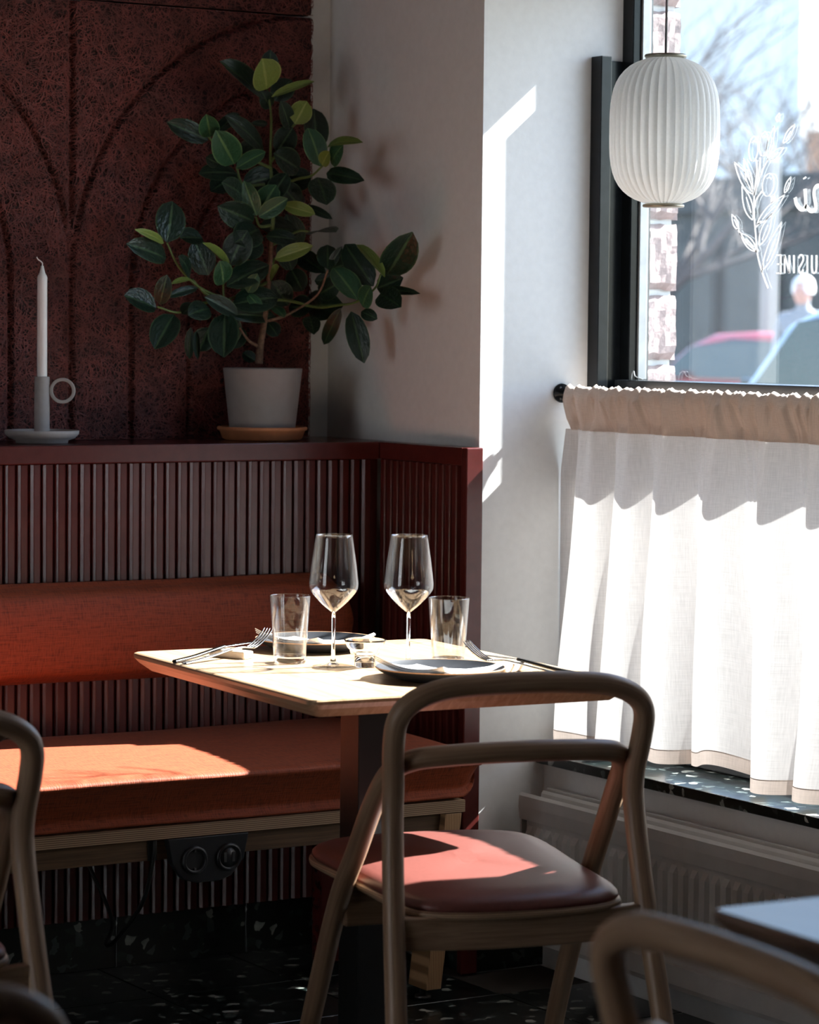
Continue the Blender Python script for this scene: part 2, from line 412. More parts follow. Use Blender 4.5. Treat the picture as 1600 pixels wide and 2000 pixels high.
LEAVES = [(2.909, 5.365, 1.805, 2.877, 5.325, 1.854, 0.0513, 'y'), (2.923, 5.399, 1.789, 2.816, 5.369, 1.847, 0.0387, 'd'), (2.924, 5.379, 1.826, 2.913, 5.361, 1.877, 0.03, 'd'), (2.919, 5.365, 1.791, 2.993, 5.34, 1.821, 0.0146, 'y'), (2.957, 5.421, 1.788, 2.985, 5.411, 1.827, 0.039, 'd'), (2.94, 5.407, 1.769, 2.915, 5.394, 1.797, 0.0259, 'd'), (2.977, 5.386, 1.726, 2.94, 5.355, 1.772, 0.0259, 'd'), (2.976, 5.365, 1.736, 2.995, 5.356, 1.777, 0.0344, 'y'), (3.036, 5.375, 1.681, 3.045, 5.406, 1.761, 0.039, 'd'), (2.943, 5.423, 1.738, 2.904, 5.413, 1.737, 0.0104, 'd'), (2.948, 5.394, 1.676, 2.981, 5.393, 1.723, 0.0388, 'd'), (2.791, 5.4, 1.696, 2.709, 5.401, 1.724, 0.032, 'd'), (2.772, 5.355, 1.699, 2.742, 5.315, 1.735, 0.0317, 'm'), (2.803, 5.397, 1.711, 2.862, 5.417, 1.751, 0.0192, 'd'), (2.929, 5.406, 1.683, 2.839, 5.383, 1.739, 0.0345, 'd'), (2.837, 5.369, 1.645, 2.774, 5.322, 1.699, 0.0447, 'm'), (2.874, 5.429, 1.651, 2.94, 5.458, 1.698, 0.0388, 'd'), (2.84, 5.37, 1.639, 2.885, 5.345, 1.669, 0.0256, 'm'), (2.876, 5.428, 1.63, 2.819, 5.426, 1.598, 0.0388, 'd'), (2.873, 5.426, 1.634, 2.798, 5.431, 1.631, 0.0323, 'd'), (2.876, 5.406, 1.608, 2.951, 5.399, 1.627, 0.043, 'd'), (2.814, 5.399, 1.648, 2.783, 5.388, 1.657, 0.0213, 'd'), (3.009, 5.309, 1.647, 2.987, 5.319, 1.715, 0.0386, 'm'), (3.006, 5.296, 1.691, 2.997, 5.154, 1.692, 0.0171, 'y'), (3.014, 5.283, 1.65, 3.013, 5.239, 1.682, 0.032, 'm'), (3.005, 5.302, 1.647, 2.998, 5.264, 1.67, 0.0214, 'y'), (3.028, 5.334, 1.636, 3.04, 5.219, 1.619, 0.0259, 'd'), (3.039, 5.405, 1.631, 3.007, 5.43, 1.618, 0.037, 'd'), (3.008, 5.4, 1.644, 2.943, 5.38, 1.669, 0.0412, 'd'), (3.03, 5.364, 1.629, 3.03, 5.327, 1.578, 0.0433, 'd'), (2.89, 5.372, 1.541, 2.861, 5.367, 1.602, 0.0279, 'm'), (2.893, 5.372, 1.543, 2.921, 5.358, 1.598, 0.0386, 'm'), (2.895, 5.372, 1.539, 2.933, 5.335, 1.572, 0.0266, 'm'), (2.902, 5.379, 1.518, 2.839, 5.351, 1.49, 0.0473, 'd'), (2.924, 5.421, 1.519, 3.009, 5.431, 1.516, 0.039, 'd'), (2.922, 5.39, 1.501, 2.977, 5.372, 1.496, 0.0259, 'd'), (2.891, 5.386, 1.531, 2.806, 5.363, 1.553, 0.043, 'd'), (2.948, 5.365, 1.566, 2.994, 5.328, 1.55, 0.0224, 'y'), (3.031, 5.426, 1.57, 3.063, 5.376, 1.546, 0.0149, 'd'), (2.977, 5.419, 1.577, 3.039, 5.445, 1.587, 0.0261, 'd'), (3.006, 5.353, 1.511, 3.004, 5.257, 1.513, 0.0397, 'd'), (3.048, 5.357, 1.426, 3.043, 5.456, 1.462, 0.0304, 'd'), (3.031, 5.317, 1.434, 3.04, 5.335, 1.478, 0.0345, 'd'), (3.038, 5.33, 1.43, 3.054, 5.307, 1.473, 0.0147, 'd'), (2.929, 5.365, 1.452, 2.978, 5.313, 1.476, 0.0249, 'y'), (2.917, 5.365, 1.409, 2.915, 5.327, 1.432, 0.0236, 'y'), (2.675, 5.356, 1.482, 2.694, 5.375, 1.555, 0.047, 'd'), (2.656, 5.322, 1.478, 2.571, 5.263, 1.498, 0.0134, 'y'), (2.665, 5.336, 1.448, 2.564, 5.285, 1.469, 0.0356, 'd'), (2.719, 5.387, 1.492, 2.768, 5.396, 1.493, 0.0339, 'd'), (2.736, 5.365, 1.412, 2.695, 5.33, 1.446, 0.0254, 'd'), (2.801, 5.415, 1.416, 2.771, 5.414, 1.477, 0.0428, 'd'), (2.819, 5.358, 1.43, 2.738, 5.303, 1.472, 0.0162, 'y'), (2.826, 5.372, 1.437, 2.847, 5.348, 1.499, 0.0469, 'd'), (2.809, 5.362, 1.394, 2.783, 5.326, 1.435, 0.0341, 'm'), (2.82, 5.37, 1.396, 2.901, 5.363, 1.436, 0.0427, 'd'), (2.869, 5.39, 1.453, 2.907, 5.406, 1.491, 0.0386, 'd'), (2.72, 5.336, 1.409, 2.668, 5.308, 1.399, 0.0101, 'y'), (2.87, 5.372, 1.38, 2.877, 5.35, 1.414, 0.0214, 'm'), (2.87, 5.372, 1.378, 2.89, 5.354, 1.35, 0.018, 'm'), (2.767, 5.369, 1.37, 2.836, 5.372, 1.339, 0.0263, 'd'), (2.837, 5.373, 1.358, 2.921, 5.359, 1.372, 0.047, 'd'), (2.827, 5.382, 1.337, 2.942, 5.401, 1.332, 0.0257, 'd'), (2.66, 5.376, 1.347, 2.592, 5.365, 1.367, 0.0379, 'd'), (2.644, 5.33, 1.351, 2.646, 5.307, 1.403, 0.0259, 'd'), (2.687, 5.351, 1.335, 2.634, 5.317, 1.274, 0.0421, 'd'), (2.751, 5.365, 1.391, 2.686, 5.358, 1.373, 0.0144, 'd'), (2.816, 5.374, 1.337, 2.798, 5.34, 1.259, 0.0478, 'd'), (2.846, 5.422, 1.341, 2.855, 5.434, 1.277, 0.0448, 'd'), (2.884, 5.434, 1.312, 2.87, 5.435, 1.27, 0.0346, 'd'), (2.799, 5.411, 1.307, 2.785, 5.421, 1.264, 0.0343, 'd'), (2.747, 5.393, 1.306, 2.753, 5.409, 1.25, 0.0153, 'd'), (2.754, 5.379, 1.298, 2.745, 5.356, 1.249, 0.0111, 'd'), (2.708, 5.354, 1.335, 2.744, 5.37, 1.353, 0.0253, 'd'), (3.055, 5.307, 1.357, 3.052, 5.438, 1.357, 0.0475, 'd'), (3.032, 5.191, 1.369, 3.015, 5.251, 1.426, 0.0402, 'm'), (3.034, 5.181, 1.352, 3.031, 5.148, 1.388, 0.0317, 'm'), (3.052, 5.302, 1.348, 3.048, 5.355, 1.282, 0.0224, 'd'), (3.053, 5.256, 1.344, 3.066, 5.23, 1.252, 0.0343, 'd'), (3.045, 5.203, 1.344, 3.059, 5.17, 1.331, 0.0195, 'd'), (3.074, 5.205, 1.399, 3.053, 5.272, 1.474, 0.0426, 'd'), (3.04, 5.098, 1.414, 3.03, 5.18, 1.472, 0.0192, 'y'), (3.071, 5.141, 1.416, 3.067, 5.051, 1.489, 0.0515, 'd'), (3.075, 5.188, 1.389, 3.084, 5.066, 1.384, 0.0144, 'd'), (3.077, 5.192, 1.391, 3.098, 5.137, 1.41, 0.034, 'd'), (3.046, 5.132, 1.381, 3.036, 5.042, 1.358, 0.0378, 'd'), (3.03, 5.38, 1.352, 3.001, 5.417, 1.352, 0.04, 'd'), (3.034, 5.38, 1.409, 3.06, 5.344, 1.411, 0.0226, 'd'), (3.014, 5.365, 1.335, 2.997, 5.317, 1.302, 0.0269, 'd'), (2.929, 5.372, 1.355, 2.931, 5.331, 1.336, 0.019, 'm'), (2.949, 5.428, 1.319, 2.963, 5.415, 1.295, 0.0261, 'd'), (2.918, 5.424, 1.238, 2.901, 5.443, 1.252, 0.0182, 'd'), (3.046, 5.345, 1.43, 3.063, 5.292, 1.443, 0.0347, 'd'), (2.999, 5.428, 1.356, 2.959, 5.42, 1.399, 0.0393, 'd'), (2.912, 5.415, 1.416, 2.88, 5.409, 1.389, 0.0389, 'd'), (2.993, 5.429, 1.548, 3.03, 5.449, 1.488, 0.0392, 'd'), (2.963, 5.404, 1.611, 3.002, 5.401, 1.573, 0.039, 'd'), (2.866, 5.377, 1.581, 2.799, 5.331, 1.602, 0.0342, 'd'), (2.999, 5.411, 1.43, 2.973, 5.41, 1.482, 0.0348, 'd'), (3.031, 5.424, 1.387, 3.014, 5.439, 1.427, 0.035, 'd'), (2.78, 5.366, 1.349, 2.723, 5.337, 1.336, 0.034, 'd'), (3.037, 5.372, 1.378, 3.051, 5.317, 1.4, 0.0348, 'd'), (2.963, 5.376, 1.635, 2.93, 5.378, 1.583, 0.0345, 'd')]
BRANCHES = [[(2.928, 5.4, 1.808), (2.936, 5.4, 1.768), (2.938, 5.4, 1.73), (2.937, 5.4, 1.653), (2.945, 5.4, 1.567), (2.94, 5.4, 1.481), (2.935, 5.4, 1.412), (2.925, 5.4, 1.321), (2.916, 5.4, 1.273), (2.913, 5.4, 1.232)], [(2.923, 5.4, 1.609), (2.873, 5.4, 1.607), (2.855, 5.398, 1.643)], [(2.938, 5.4, 1.657), (2.971, 5.4, 1.697), (2.985, 5.4, 1.728), (3.002, 5.4, 1.743)], [(2.938, 5.4, 1.644), (2.873, 5.4, 1.667), (2.792, 5.384, 1.693), (2.778, 5.381, 1.713)], [(2.944, 5.4, 1.601), (3.001, 5.4, 1.623), (3.019, 5.37, 1.629), (3.026, 5.334, 1.649)], [(2.942, 5.4, 1.524), (2.913, 5.4, 1.521), (2.903, 5.4, 1.54)], [(2.931, 5.4, 1.403), (2.875, 5.4, 1.38), (2.827, 5.391, 1.367), (2.821, 5.39, 1.401)], [(2.924, 5.4, 1.368), (2.988, 5.4, 1.365), (3.025, 5.351, 1.352), (3.038, 5.278, 1.357), (3.047, 5.225, 1.363), (3.056, 5.166, 1.39), (3.059, 5.146, 1.42)], [(2.827, 5.391, 1.367), (2.778, 5.38, 1.375), (2.74, 5.372, 1.406)], [(2.827, 5.391, 1.366), (2.746, 5.373, 1.353), (2.703, 5.363, 1.337), (2.65, 5.351, 1.348)], [(2.821, 5.39, 1.367), (2.756, 5.375, 1.391), (2.703, 5.363, 1.432), (2.673, 5.357, 1.48)], [(2.923, 5.4, 1.32), (2.964, 5.4, 1.33), (2.993, 5.4, 1.342), (3.025, 5.351, 1.378), (3.031, 5.317, 1.43)], [(2.909, 5.4, 1.269), (2.886, 5.4, 1.282), (2.866, 5.399, 1.307)], [(2.936, 5.4, 1.409), (2.948, 5.4, 1.455)], [(2.849, 5.396, 1.361), (2.885, 5.4, 1.378)], [(2.94, 5.4, 1.481), (3.002, 5.4, 1.512), (3.019, 5.377, 1.512)]]
DEC_STEMS = [[(4.4741, 1.3939), (4.4908, 1.4209), (4.5079, 1.4571), (4.5155, 1.4971), (4.5215, 1.5372), (4.5226, 1.5772), (4.5158, 1.6208), (4.5181, 1.6448)], [(4.5222, 1.5752), (4.5122, 1.6067), (4.5053, 1.6482)], [(4.5209, 1.5751), (4.5028, 1.6163), (4.4859, 1.6394), (4.4796, 1.645)], [(4.5203, 1.5512), (4.5143, 1.5689), (4.4986, 1.5823)], [(4.5098, 1.4651), (4.541, 1.4817), (4.5661, 1.5034), (4.5745, 1.5126)], [(4.4926, 1.4249), (4.4914, 1.4388)], [(4.516, 1.5131), (4.5002, 1.5247)]]
DEC_LEAVES = [(4.5258, 1.5773, 4.588, 1.6429, 0.0182), (4.5276, 1.5814, 4.5587, 1.6486, 0.013), (4.5261, 1.5274, 4.5621, 1.5957, 0.0208), (4.5114, 1.4661, 4.5661, 1.5034, 0.0156), (4.5712, 1.5095, 4.5934, 1.5404, 0.0117), (4.5129, 1.519, 4.427, 1.5738, 0.0161), (4.4287, 1.5768, 4.4092, 1.6075, 0.0094), (4.4692, 1.5595, 4.4602, 1.575, 0.0068), (4.5053, 1.477, 4.4655, 1.5396, 0.0182), (4.4927, 1.4289, 4.435, 1.5219, 0.0193), (4.4812, 1.6431, 4.4344, 1.6646, 0.013), (4.4845, 1.6472, 4.464, 1.7075, 0.013), (4.4579, 1.715, 4.4482, 1.7312, 0.0089), (4.4362, 1.6725, 4.4013, 1.7079, 0.0109)]
DEC_OLIVES = [(4.5283, 1.6662, 0.0145, 0.0242, 5), (4.4964, 1.6746, 0.0132, 0.0236, 8), (4.4798, 1.5945, 0.0174, 0.0223, 18)]
DEC_SCRIPT = [[(4.3956, 1.5669), (4.3906, 1.554), (4.3754, 1.5437), (4.3633, 1.5502), (4.3661, 1.5824)], [(4.3633, 1.5502), (4.347, 1.5399), (4.3325, 1.5453), (4.3387, 1.5707), (4.3354, 1.5832), (4.324, 1.5867), (4.3116, 1.5775), (4.3075, 1.5406)], [(4.3682, 1.6045), (4.3672, 1.6019)]]
DEC_LETTERS = [[(4.4505, 1.4577), (4.4366, 1.4574), (4.4356, 1.4226), (4.4495, 1.4228)], [(4.4361, 1.44), (4.4474, 1.4402)], [(4.4236, 1.4225), (4.4246, 1.4572), (4.4086, 1.4223), (4.4096, 1.4569)], [(4.3958, 1.4567), (4.3948, 1.4221)], [(4.3814, 1.4506), (4.3769, 1.4564), (4.3697, 1.4547), (4.3677, 1.4474), (4.3733, 1.4391), (4.3799, 1.4314), (4.3791, 1.4249), (4.3737, 1.4219), (4.3671, 1.4286)], [(4.3556, 1.456), (4.3546, 1.4216)], [(4.3421, 1.4558), (4.3407, 1.4283), (4.3343, 1.4214), (4.3278, 1.4281), (4.328, 1.4555)], [(4.3144, 1.4475), (4.3104, 1.4552), (4.3031, 1.4541), (4.3002, 1.438), (4.3021, 1.422), (4.3094, 1.4211), (4.3138, 1.4289)]]

def np_mesh(name, V, F, smooth=False):
    me = bpy.data.meshes.new(name); V = np.asarray(V, np.float32); F = np.asarray(F, np.int32)
    me.vertices.add(len(V)); me.vertices.foreach_set('co', V.ravel())
    k = F.shape[1]
    me.loops.add(F.size); me.loops.foreach_set('vertex_index', F.ravel())
    me.polygons.add(len(F)); me.polygons.foreach_set('loop_start', np.arange(0, F.size, k, dtype=np.int32))
    me.polygons.foreach_set('loop_total', np.full(len(F), k, np.int32))
    me.polygons.foreach_set('use_smooth', np.full(len(F), smooth))
    me.update(calc_edges=True); me.validate(); return me

# ================================================================== THE SETTING
def struct(name, mb, mat, label, cat, bevel=0.0, parent=None):
    o = mb.build(name, mat, parent, bevel)
    tag(o, label, cat, kind='structure'); return o

Yp = 4.92            # front face of the pier
Xs = 3.16            # side face of the pier
Yb = 5.54            # back wall
struct('wall_back', MB().box((-2.6, Yb, -.15), (3.16, 5.74, 2.9)), M['plaster'], 'pale plaster back wall beside the dark red panel', 'wall')
pier = struct('wall_pier', MB().box((Xs, Yp, -.15), (3.55, 5.74, 2.9)), M['plaster'], 'white plastered pier between bench corner and window', 'wall')
MBw = MB()
MBw.box((3.325, -3.6, -.15), (3.64, Yp, 0.42))
MBw.box((3.325, -3.6, 2.14), (3.64, Yp, 2.9))
MBw.box((3.55, Yp - .004, -.15), (3.628, 5.74, 2.9))
for a, b in ((-3.6, 3.45),):
    MBw.box((3.325, a, .42), (3.64, b, 2.14))
struct('wall_window', MBw, M['plaster'], 'pale window wall with a low parapet under the sill', 'wall')
struct('wall_left', MB().box((-2.8, -3.6, -.15), (-2.6, 2.0, 2.9)).box((-2.8, 3.6, -.15), (-2.6, 5.74, 2.9)).box((-2.8, 2.0, -.15), (-2.6, 3.6, .3)).box((-2.8, 2.0, 2.3), (-2.6, 3.6, 2.9)), M['room'], 'far side wall of the dining room', 'wall')
struct('wall_front', MB().box((-2.8, -3.8, -.15), (3.64, -3.6, 2.9)), M['room'], 'dining room wall opposite the bench', 'wall')
struct('ceiling', MB().box((-2.8, -3.8, 2.9), (3.66, 5.74, 3.0)), M['ceiling'], 'plain painted dining room ceiling', 'ceiling')

# exterior rough blocks of the window reveal
bme = []
for k in range(5):
    mb = MB(); nx, nz = 7, 10
    x0, x1, z0, z1, y0 = 3.552, 3.636, 0.0, 0.136, 0.0
    P = []
    for i in range(nx):
        row = []
        for j in range(nz):
            u = i / (nx - 1); w = j / (nz - 1)
            edge = min(w, 1 - w, 1 - u) * 9
            y = -0.022 * min(1, edge) ** .5 + random.uniform(-.0022, .0022)
            row.append((x0 + (x1 - x0) * u + random.uniform(-.001, .001) * (0 < i), y, z0 + (z1 - z0) * w + random.uniform(-.0025, .0025)))
        P.append(row)
    P.append([(x1 + random.uniform(-.003, .003), .10, z0 + (z1 - z0) * j / (nz - 1)) for j in range(nz)])
    mb.grid(P, smooth=False)
    bme.append(mb.mesh('brick')); bme[-1].materials.append(M['brick'])
for k in range(16):
    o = mesh_obj('brick', bme[k % 5], None, pier, (0, Yp - .012, -.070 + .1465 * k))

# floor slab and tiles
floor = struct('floor', MB().box((-2.6, -3.6, -.12), (3.325, 5.33, -.004)), M['grout'], 'dark green black terrazzo tile floor', 'floor')
TS = .30
tme = MB().box((.0012, .0012, -.006), (TS - .0012, TS - .0012, 0)).mesh('tile', .0012, 1); tme.materials.append(M['terrazzo'])
gx0 = 3.10 - TS * 9; gy0 = 5.027 - TS * 11
for i in range(10):
    for j in range(13):
        x = gx0 + i * TS; y = gy0 + j * TS
        if x + TS > 3.33 or (x + TS > 3.17 and y + TS > 4.92) or y + TS > 5.36: continue
        mesh_obj('tile', tme, None, floor, (x, y, 0))
# cut tiles along the window wall and the back wall
tw = MB().box((.0012, .0012, -.006), (.325 - .10 - .0012, TS - .0012, 0)).mesh('tile_cut', .0012, 1); tw.materials.append(M['terrazzo'])
for j in range(12):
    if gy0 + j * TS + TS < 4.93: mesh_obj('tile', tw, None, floor, (3.10, gy0 + j * TS, 0))
# skirting tiles
bb = struct('baseboard_back', MB().box((-.5, 5.318, 0), (3.14, 5.35, .108)), M['grout'], 'dark terrazzo skirting under the bench', 'baseboard')
sk = MB().box((.001, 0, 0), (TS - .001, .012, .11)).mesh('skirting_tile', .001, 1); sk.materials.append(M['terrazzo'])
for i in range(8): mesh_obj('skirting_tile', sk, None, bb, (2.84 - i * TS, 5.307, 0))
bp_ = struct('baseboard_pier', MB().box((3.162, 4.912, 0), (3.325, 4.921, .10)), M['terrazzo'], 'dark terrazzo skirting at the foot of the white pier', 'baseboard')

struct('baseboard_side', MB().box((3.136, 4.921, 0), (3.16, 5.318, .1125)), M['terrazzo'], 'dark terrazzo skirting on the pier side beside the bench', 'baseboard')
# ---------------------------------------------------------------- wainscot
w1 = struct('trim_1', MB().box((.9, 5.272, .112), (3.13, Yb, 1.033)), M['oxblood'], 'oxblood slatted wainscot along the back wall behind the bench', 'wainscot')
prof = [(-.0116, .004), (-.0112, -.0036), (-.0050, -.0098), (.0084, -.0098), (.0108, -.0065), (.0114, .004)]
sme = MB().prism(prof, 0, .92, 'z').mesh('slat', .0008, 1, fix=True); sme.materials.append(M['oxblood'])
for i in range(80):
    x = 3.098 - i * .02707
    if x < 1.05: break
    mesh_obj('slat', sme, None, w1, (x, 5.269 + random.uniform(-.0007, .0007), .113), (0, 0, random.uniform(-.03, .03)))
w2 = struct('trim_2', MB().box((3.139, 4.93, .112), (3.16, 5.272, 1.033)), M['oxblood'], 'short return of oxblood slatted wainscot beside the white pier', 'wainscot')
for i in range(12):
    y = 4.965 + i * .0258
    if y > 5.25: break
    mesh_obj('slat', sme, None, w2, (3.137, y, .113), (0, 0, math.radians(-90) + random.uniform(-.02, .02)))
struct('trim_3', MB().prism([(.9, 5.246), (3.119, 5.246), (3.158, 5.285), (3.158, Yb), (.9, Yb)], 1.034, 1.071, 'z'), M['oxblood'], 'oxblood ledge on the wainscot carrying plant and candle', 'ledge', .0025)
struct('trim_4', MB().prism([(3.119, 4.921), (3.159, 4.921), (3.159, 5.284), (3.119, 5.245)], 1.034, 1.0705, 'z'), M['oxblood'], 'short oxblood ledge running along the pier side', 'ledge', .002)
struct('trim_5', MB().box((3.119, 4.903, 0), (3.159, 4.920, 1.071)), M['oxblood'], 'upright oxblood end board of the wainscot at the white pier', 'end board', .0025)

# ---------------------------------------------------------------- wood wool panels with pressed arches
XV = 2.525; R0 = .585; ZC = 1.395
def groove(x, z):
    """signed groove depth factor 0..1"""
    d = np.abs(x - XV)
    for cx in (XV + R0, XV - R0, XV - 3 * R0):
        for R in (R0, .448, .312, .176):
            dx = x - cx; dzz = np.maximum(z - ZC, 0)
            d = np.minimum(d, np.abs(np.sqrt(dx * dx + dzz * dzz) - R))
    for cx in (XV - 2 * R0,): d = np.minimum(d, np.abs(x - cx))
    return np.clip(1 - (d / .0085) ** 2, 0, 1)
def wool_panel(name, label, x0, x1, z0, z1, step, arch=True):
    yf = 5.500
    t = thing(name, label, 'wall panel', ((x0 + x1) / 2, yf + .02, z0))
    org = np.array(t.location)
    xs = np.arange(x0, x1 + 1e-6, step); zs = np.arange(z0, z1 + 1e-6, step)
    X, Z = np.meshgrid(xs, zs, indexing='ij')
    def g(x, z): return groove(x, z) if arch else np.clip(1 - (np.abs(x - XV) / .0085) ** 2, 0, 1)
    Yv = yf + .013 * g(X, Z) + rng.uniform(-.0012, .0012, X.shape)
    ex = np.minimum(np.minimum(X - x0, x1 - X), np.minimum(Z - z0, z1 - Z)); Yv += .004 * (ex < 1e-4)
    V = np.stack([X, Yv, Z], -1).reshape(-1, 3) - org
    nx, nz = X.shape; I = np.arange(nx * nz).reshape(nx, nz)
    F = np.stack([I[:-1, :-1], I[1:, :-1], I[1:, 1:], I[:-1, 1:]], -1).reshape(-1, 4)
    me = np_mesh('board', V, F); me.materials.append(M['wool'])
    mesh_obj('board', me, None, t)
    e = MB(org)
    e.box((x0, yf + .0145, z0), (x1, Yb - .001, z1)).build('backing', M['wool'], t)
    n = int((x1 - x0) * (z1 - z0) * 30000); K = 6
    px = rng.uniform(x0, x1, n); pz = rng.uniform(z0, z1, n); a = rng.uniform(0, math.pi * 2, n)
    curv = rng.normal(0, 22, n); L = rng.uniform(.016, .055, n); off = rng.uniform(.0002, .0042, n)
    w = rng.uniform(.00042, .00085, n)
    ptsx = np.zeros((n, K)); ptsz = np.zeros((n, K)); ang = a.copy(); cx, cz = px.copy(), pz.copy(); tang = np.zeros((n, K))
    for k in range(K):
        ptsx[:, k] = cx; ptsz[:, k] = cz; tang[:, k] = ang
        cx = cx + np.cos(ang) * L / (K - 1); cz = cz + np.sin(ang) * L / (K - 1); ang = ang + curv * L / (K - 1)
    ptsx = np.clip(ptsx, x0 - .002, x1 + .002); ptsz = np.clip(ptsz, z0, z1 - .001)
    gy = yf + .013 * g(ptsx, ptsz) - off[:, None] - .0012 * np.sin(np.linspace(0, math.pi, K))[None] + .0012
    px_, pz_ = -np.sin(tang) * w[:, None], np.cos(tang) * w[:, None]
    tilt = rng.uniform(-.6, .6, n)[:, None] * w[:, None]
    A = np.stack([ptsx + px_, gy + tilt, ptsz + pz_], -1); B = np.stack([ptsx - px_, gy - tilt, ptsz - pz_], -1)
    V = np.stack([A, B], 2).reshape(-1, 3) - org
    base = (np.arange(n) * K * 2)[:, None]; q = np.arange(K - 1)[None] * 2
    F = np.stack([base + q, base + q + 1, base + q + 3, base + q + 2], -1).reshape(-1, 4)
    me = np_mesh('fibres', V, F); me.materials.append(M['strand'])
    o = mesh_obj('fibres', me, None, t); o['kind'] = 'stuff'
    return t
wool_panel('acoustic_panel', 'large dark red wood wool panel with pressed arches behind plant and candle', 1.75, 3.09, 1.0725, 1.977, .0042)
wool_panel('acoustic_panel', 'dark red wood wool panel at the top edge, above the arched panel', 1.75, 3.09, 1.981, 2.25, .0065, False)

# ---------------------------------------------------------------- windows
def window(name, y0, y1, label, far=False):
    t = thing(name, label, 'window', (3.52, (y0 + y1) / 2, .44), kind='structure'); O = t.location
    def P(nm, a, b, m='black', bev=.002): return MB(O).box(a, b).build(nm, M[m], t, bev)
    P('transom', (3.460, y0, 1.145), (3.555, y1, 1.208))
    P('bottom_rail', (3.475, y0, .44), (3.555, y1, .505))
    P('bottom_lip', (3.462, y0, .445), (3.474, y1, .470))
    P('head', (3.50, y0, 2.035), (3.56, y1, 2.14))
    P('jamb', (3.50, y0 - .05, .44), (3.56, y0, 2.14))
    if not far: P('jamb', (3.50, y1, .44), (3.56, y1 + .05, 2.14))
    else:
        P('jamb', (3.50, y1 + .006, .44), (3.5505, Yp + .012, 2.14))
        P('casing', (3.421, 4.882, .442), (3.447, 4.9195, 1.868), 'black', .0015)
        P('casing_board', (3.447, 4.914, .442), (3.5005, 4.9195, 1.862), 'black', .001)
        P('glazing_bead', (3.520, y1, .506), (3.541, y1 + .006, 1.144), 'bead', .0008)
        P('glazing_bead', (3.520, y1, 1.209), (3.541, y1 + .006, 2.034), 'bead', .0008)
        # small hook of bare wire left on the transom
        MB(O).tube(spline([(3.478, 4.842, 1.208), (3.477, 4.838, 1.222), (3.474, 4.828, 1.226), (3.472, 4.820, 1.216), (3.470, 4.790, 1.210)], 4), .0011, 6).build('wire_hook', M['bead'], t)
    glass = 'pane' if far else 'pane_clean'
    for z0, z1 in ((1.206, 2.037), (.503, 1.147)):
        MB(O).box((3.538, y0 - .002, z0), (3.542, y1 + .004, z1)).build('pane', M[glass], t)
    MB(O).box((3.305, y0 - .02, .42), (3.478, min(y1 + .06, 4.9185), .441)).build('sill', M['sill'], t, .002)
    return t
win1 = window('window_1', 3.475, 4.877, 'black framed window beside the pier with white lettering on its upper pane', True)
wl = thing('window_2', 'wide window in the opposite side wall of the room', 'window', (-2.7, 2.8, .3), kind='structure'); O = wl.location
for a, b in (((-2.74, 2.0, .3), (-2.66, 3.6, .36)), ((-2.74, 2.0, 2.24), (-2.66, 3.6, 2.3)), ((-2.74, 2.0, .36), (-2.66, 2.06, 2.24)), ((-2.74, 3.54, .36), (-2.66, 3.6, 2.24)), ((-2.74, 2.77, .36), (-2.66, 2.83, 2.24))):
    MB(O).box(a, b).build('frame_bar', M['black'], wl, .002)
for y0, y1 in ((2.06, 2.77), (2.83, 3.54)): MB(O).box((-2.702, y0, .36), (-2.698, y1, 2.24)).build('pane', M['pane_clean'], wl)

struct('ground_bounce', MB().box((-40, -40, -.30), (-2.8, 60, -.15)), M['yard'], 'added unseen ground bouncing light into the opposite window', 'ground')  # added out of view so the side window sees bright ground
struct('wall_bounce', MB().box((-13, -25, -.15), (-12, 30, 7)), M['yard'], 'added unseen pale wall reflecting sunlight onto the slats', 'wall')  # unseen reflector, added to put highlights on the wainscot slats
# ---------------------------------------------------------------- white lettering on the pane
def ribbon(mb, pts, w, x=3.5365, th=.0006):
    pts = [Vector((x, p[0], p[1])) for p in pts]; m = len(pts); L = []; R_ = []
    for i in range(m):
        t = (pts[min(i + 1, m - 1)] - pts[max(i - 1, 0)])
        if t.length < 1e-9: t = Vector((0, 0, 1))
        t.normalize(); nn = Vector((0, -t.z, t.y)); ww = w[i] if hasattr(w, '__len__') else w
        L.append(pts[i] + nn * ww / 2); R_.append(pts[i] - nn * ww / 2)
    v = L + R_ + [p + Vector((th, 0, 0)) for p in L + R_]; f = []
    for i in range(m - 1):
        f += [(i, i + 1, m + i + 1, m + i), (2 * m + i, 3 * m + i, 3 * m + i + 1, 2 * m + i + 1), (i, 2 * m + i, 2 * m + i + 1, i + 1), (m + i, m + i + 1, 3 * m + i + 1, 3 * m + i)]
    mb.add(v, f)
def sp2(pts, k=5): return [(p.x, p.y) for p in spline([(a, b, 0) for a, b in pts], k)]
dec = thing('window_decal', 'white olive branch drawing and mirrored lettering on the window pane', 'decal', (3.537, 4.35, 1.42))
mb = MB(dec.location)
for s in DEC_STEMS: ribbon(mb, sp2(s), .0030)
for (y0, z0, y1, z1, w) in DEC_LEAVES:
    d = Vector((y1 - y0, z1 - z0)); n = Vector((-d.y, d.x)).normalized()
    for sg in (-1, 1):
        ribbon(mb, [(y0 + d.x * k / 10 + n.x * sg * w * math.sin(math.pi * (k / 10) ** .85) * .62, z0 + d.y * k / 10 + n.y * sg * w * math.sin(math.pi * (k / 10) ** .85) * .62) for k in range(11)], .0019)
    ribbon(mb, [(y0 + d.x * k + n.x * .1 * w, z0 + d.y * k + n.y * .1 * w) for k in (.2, .45, .65)], .0014)
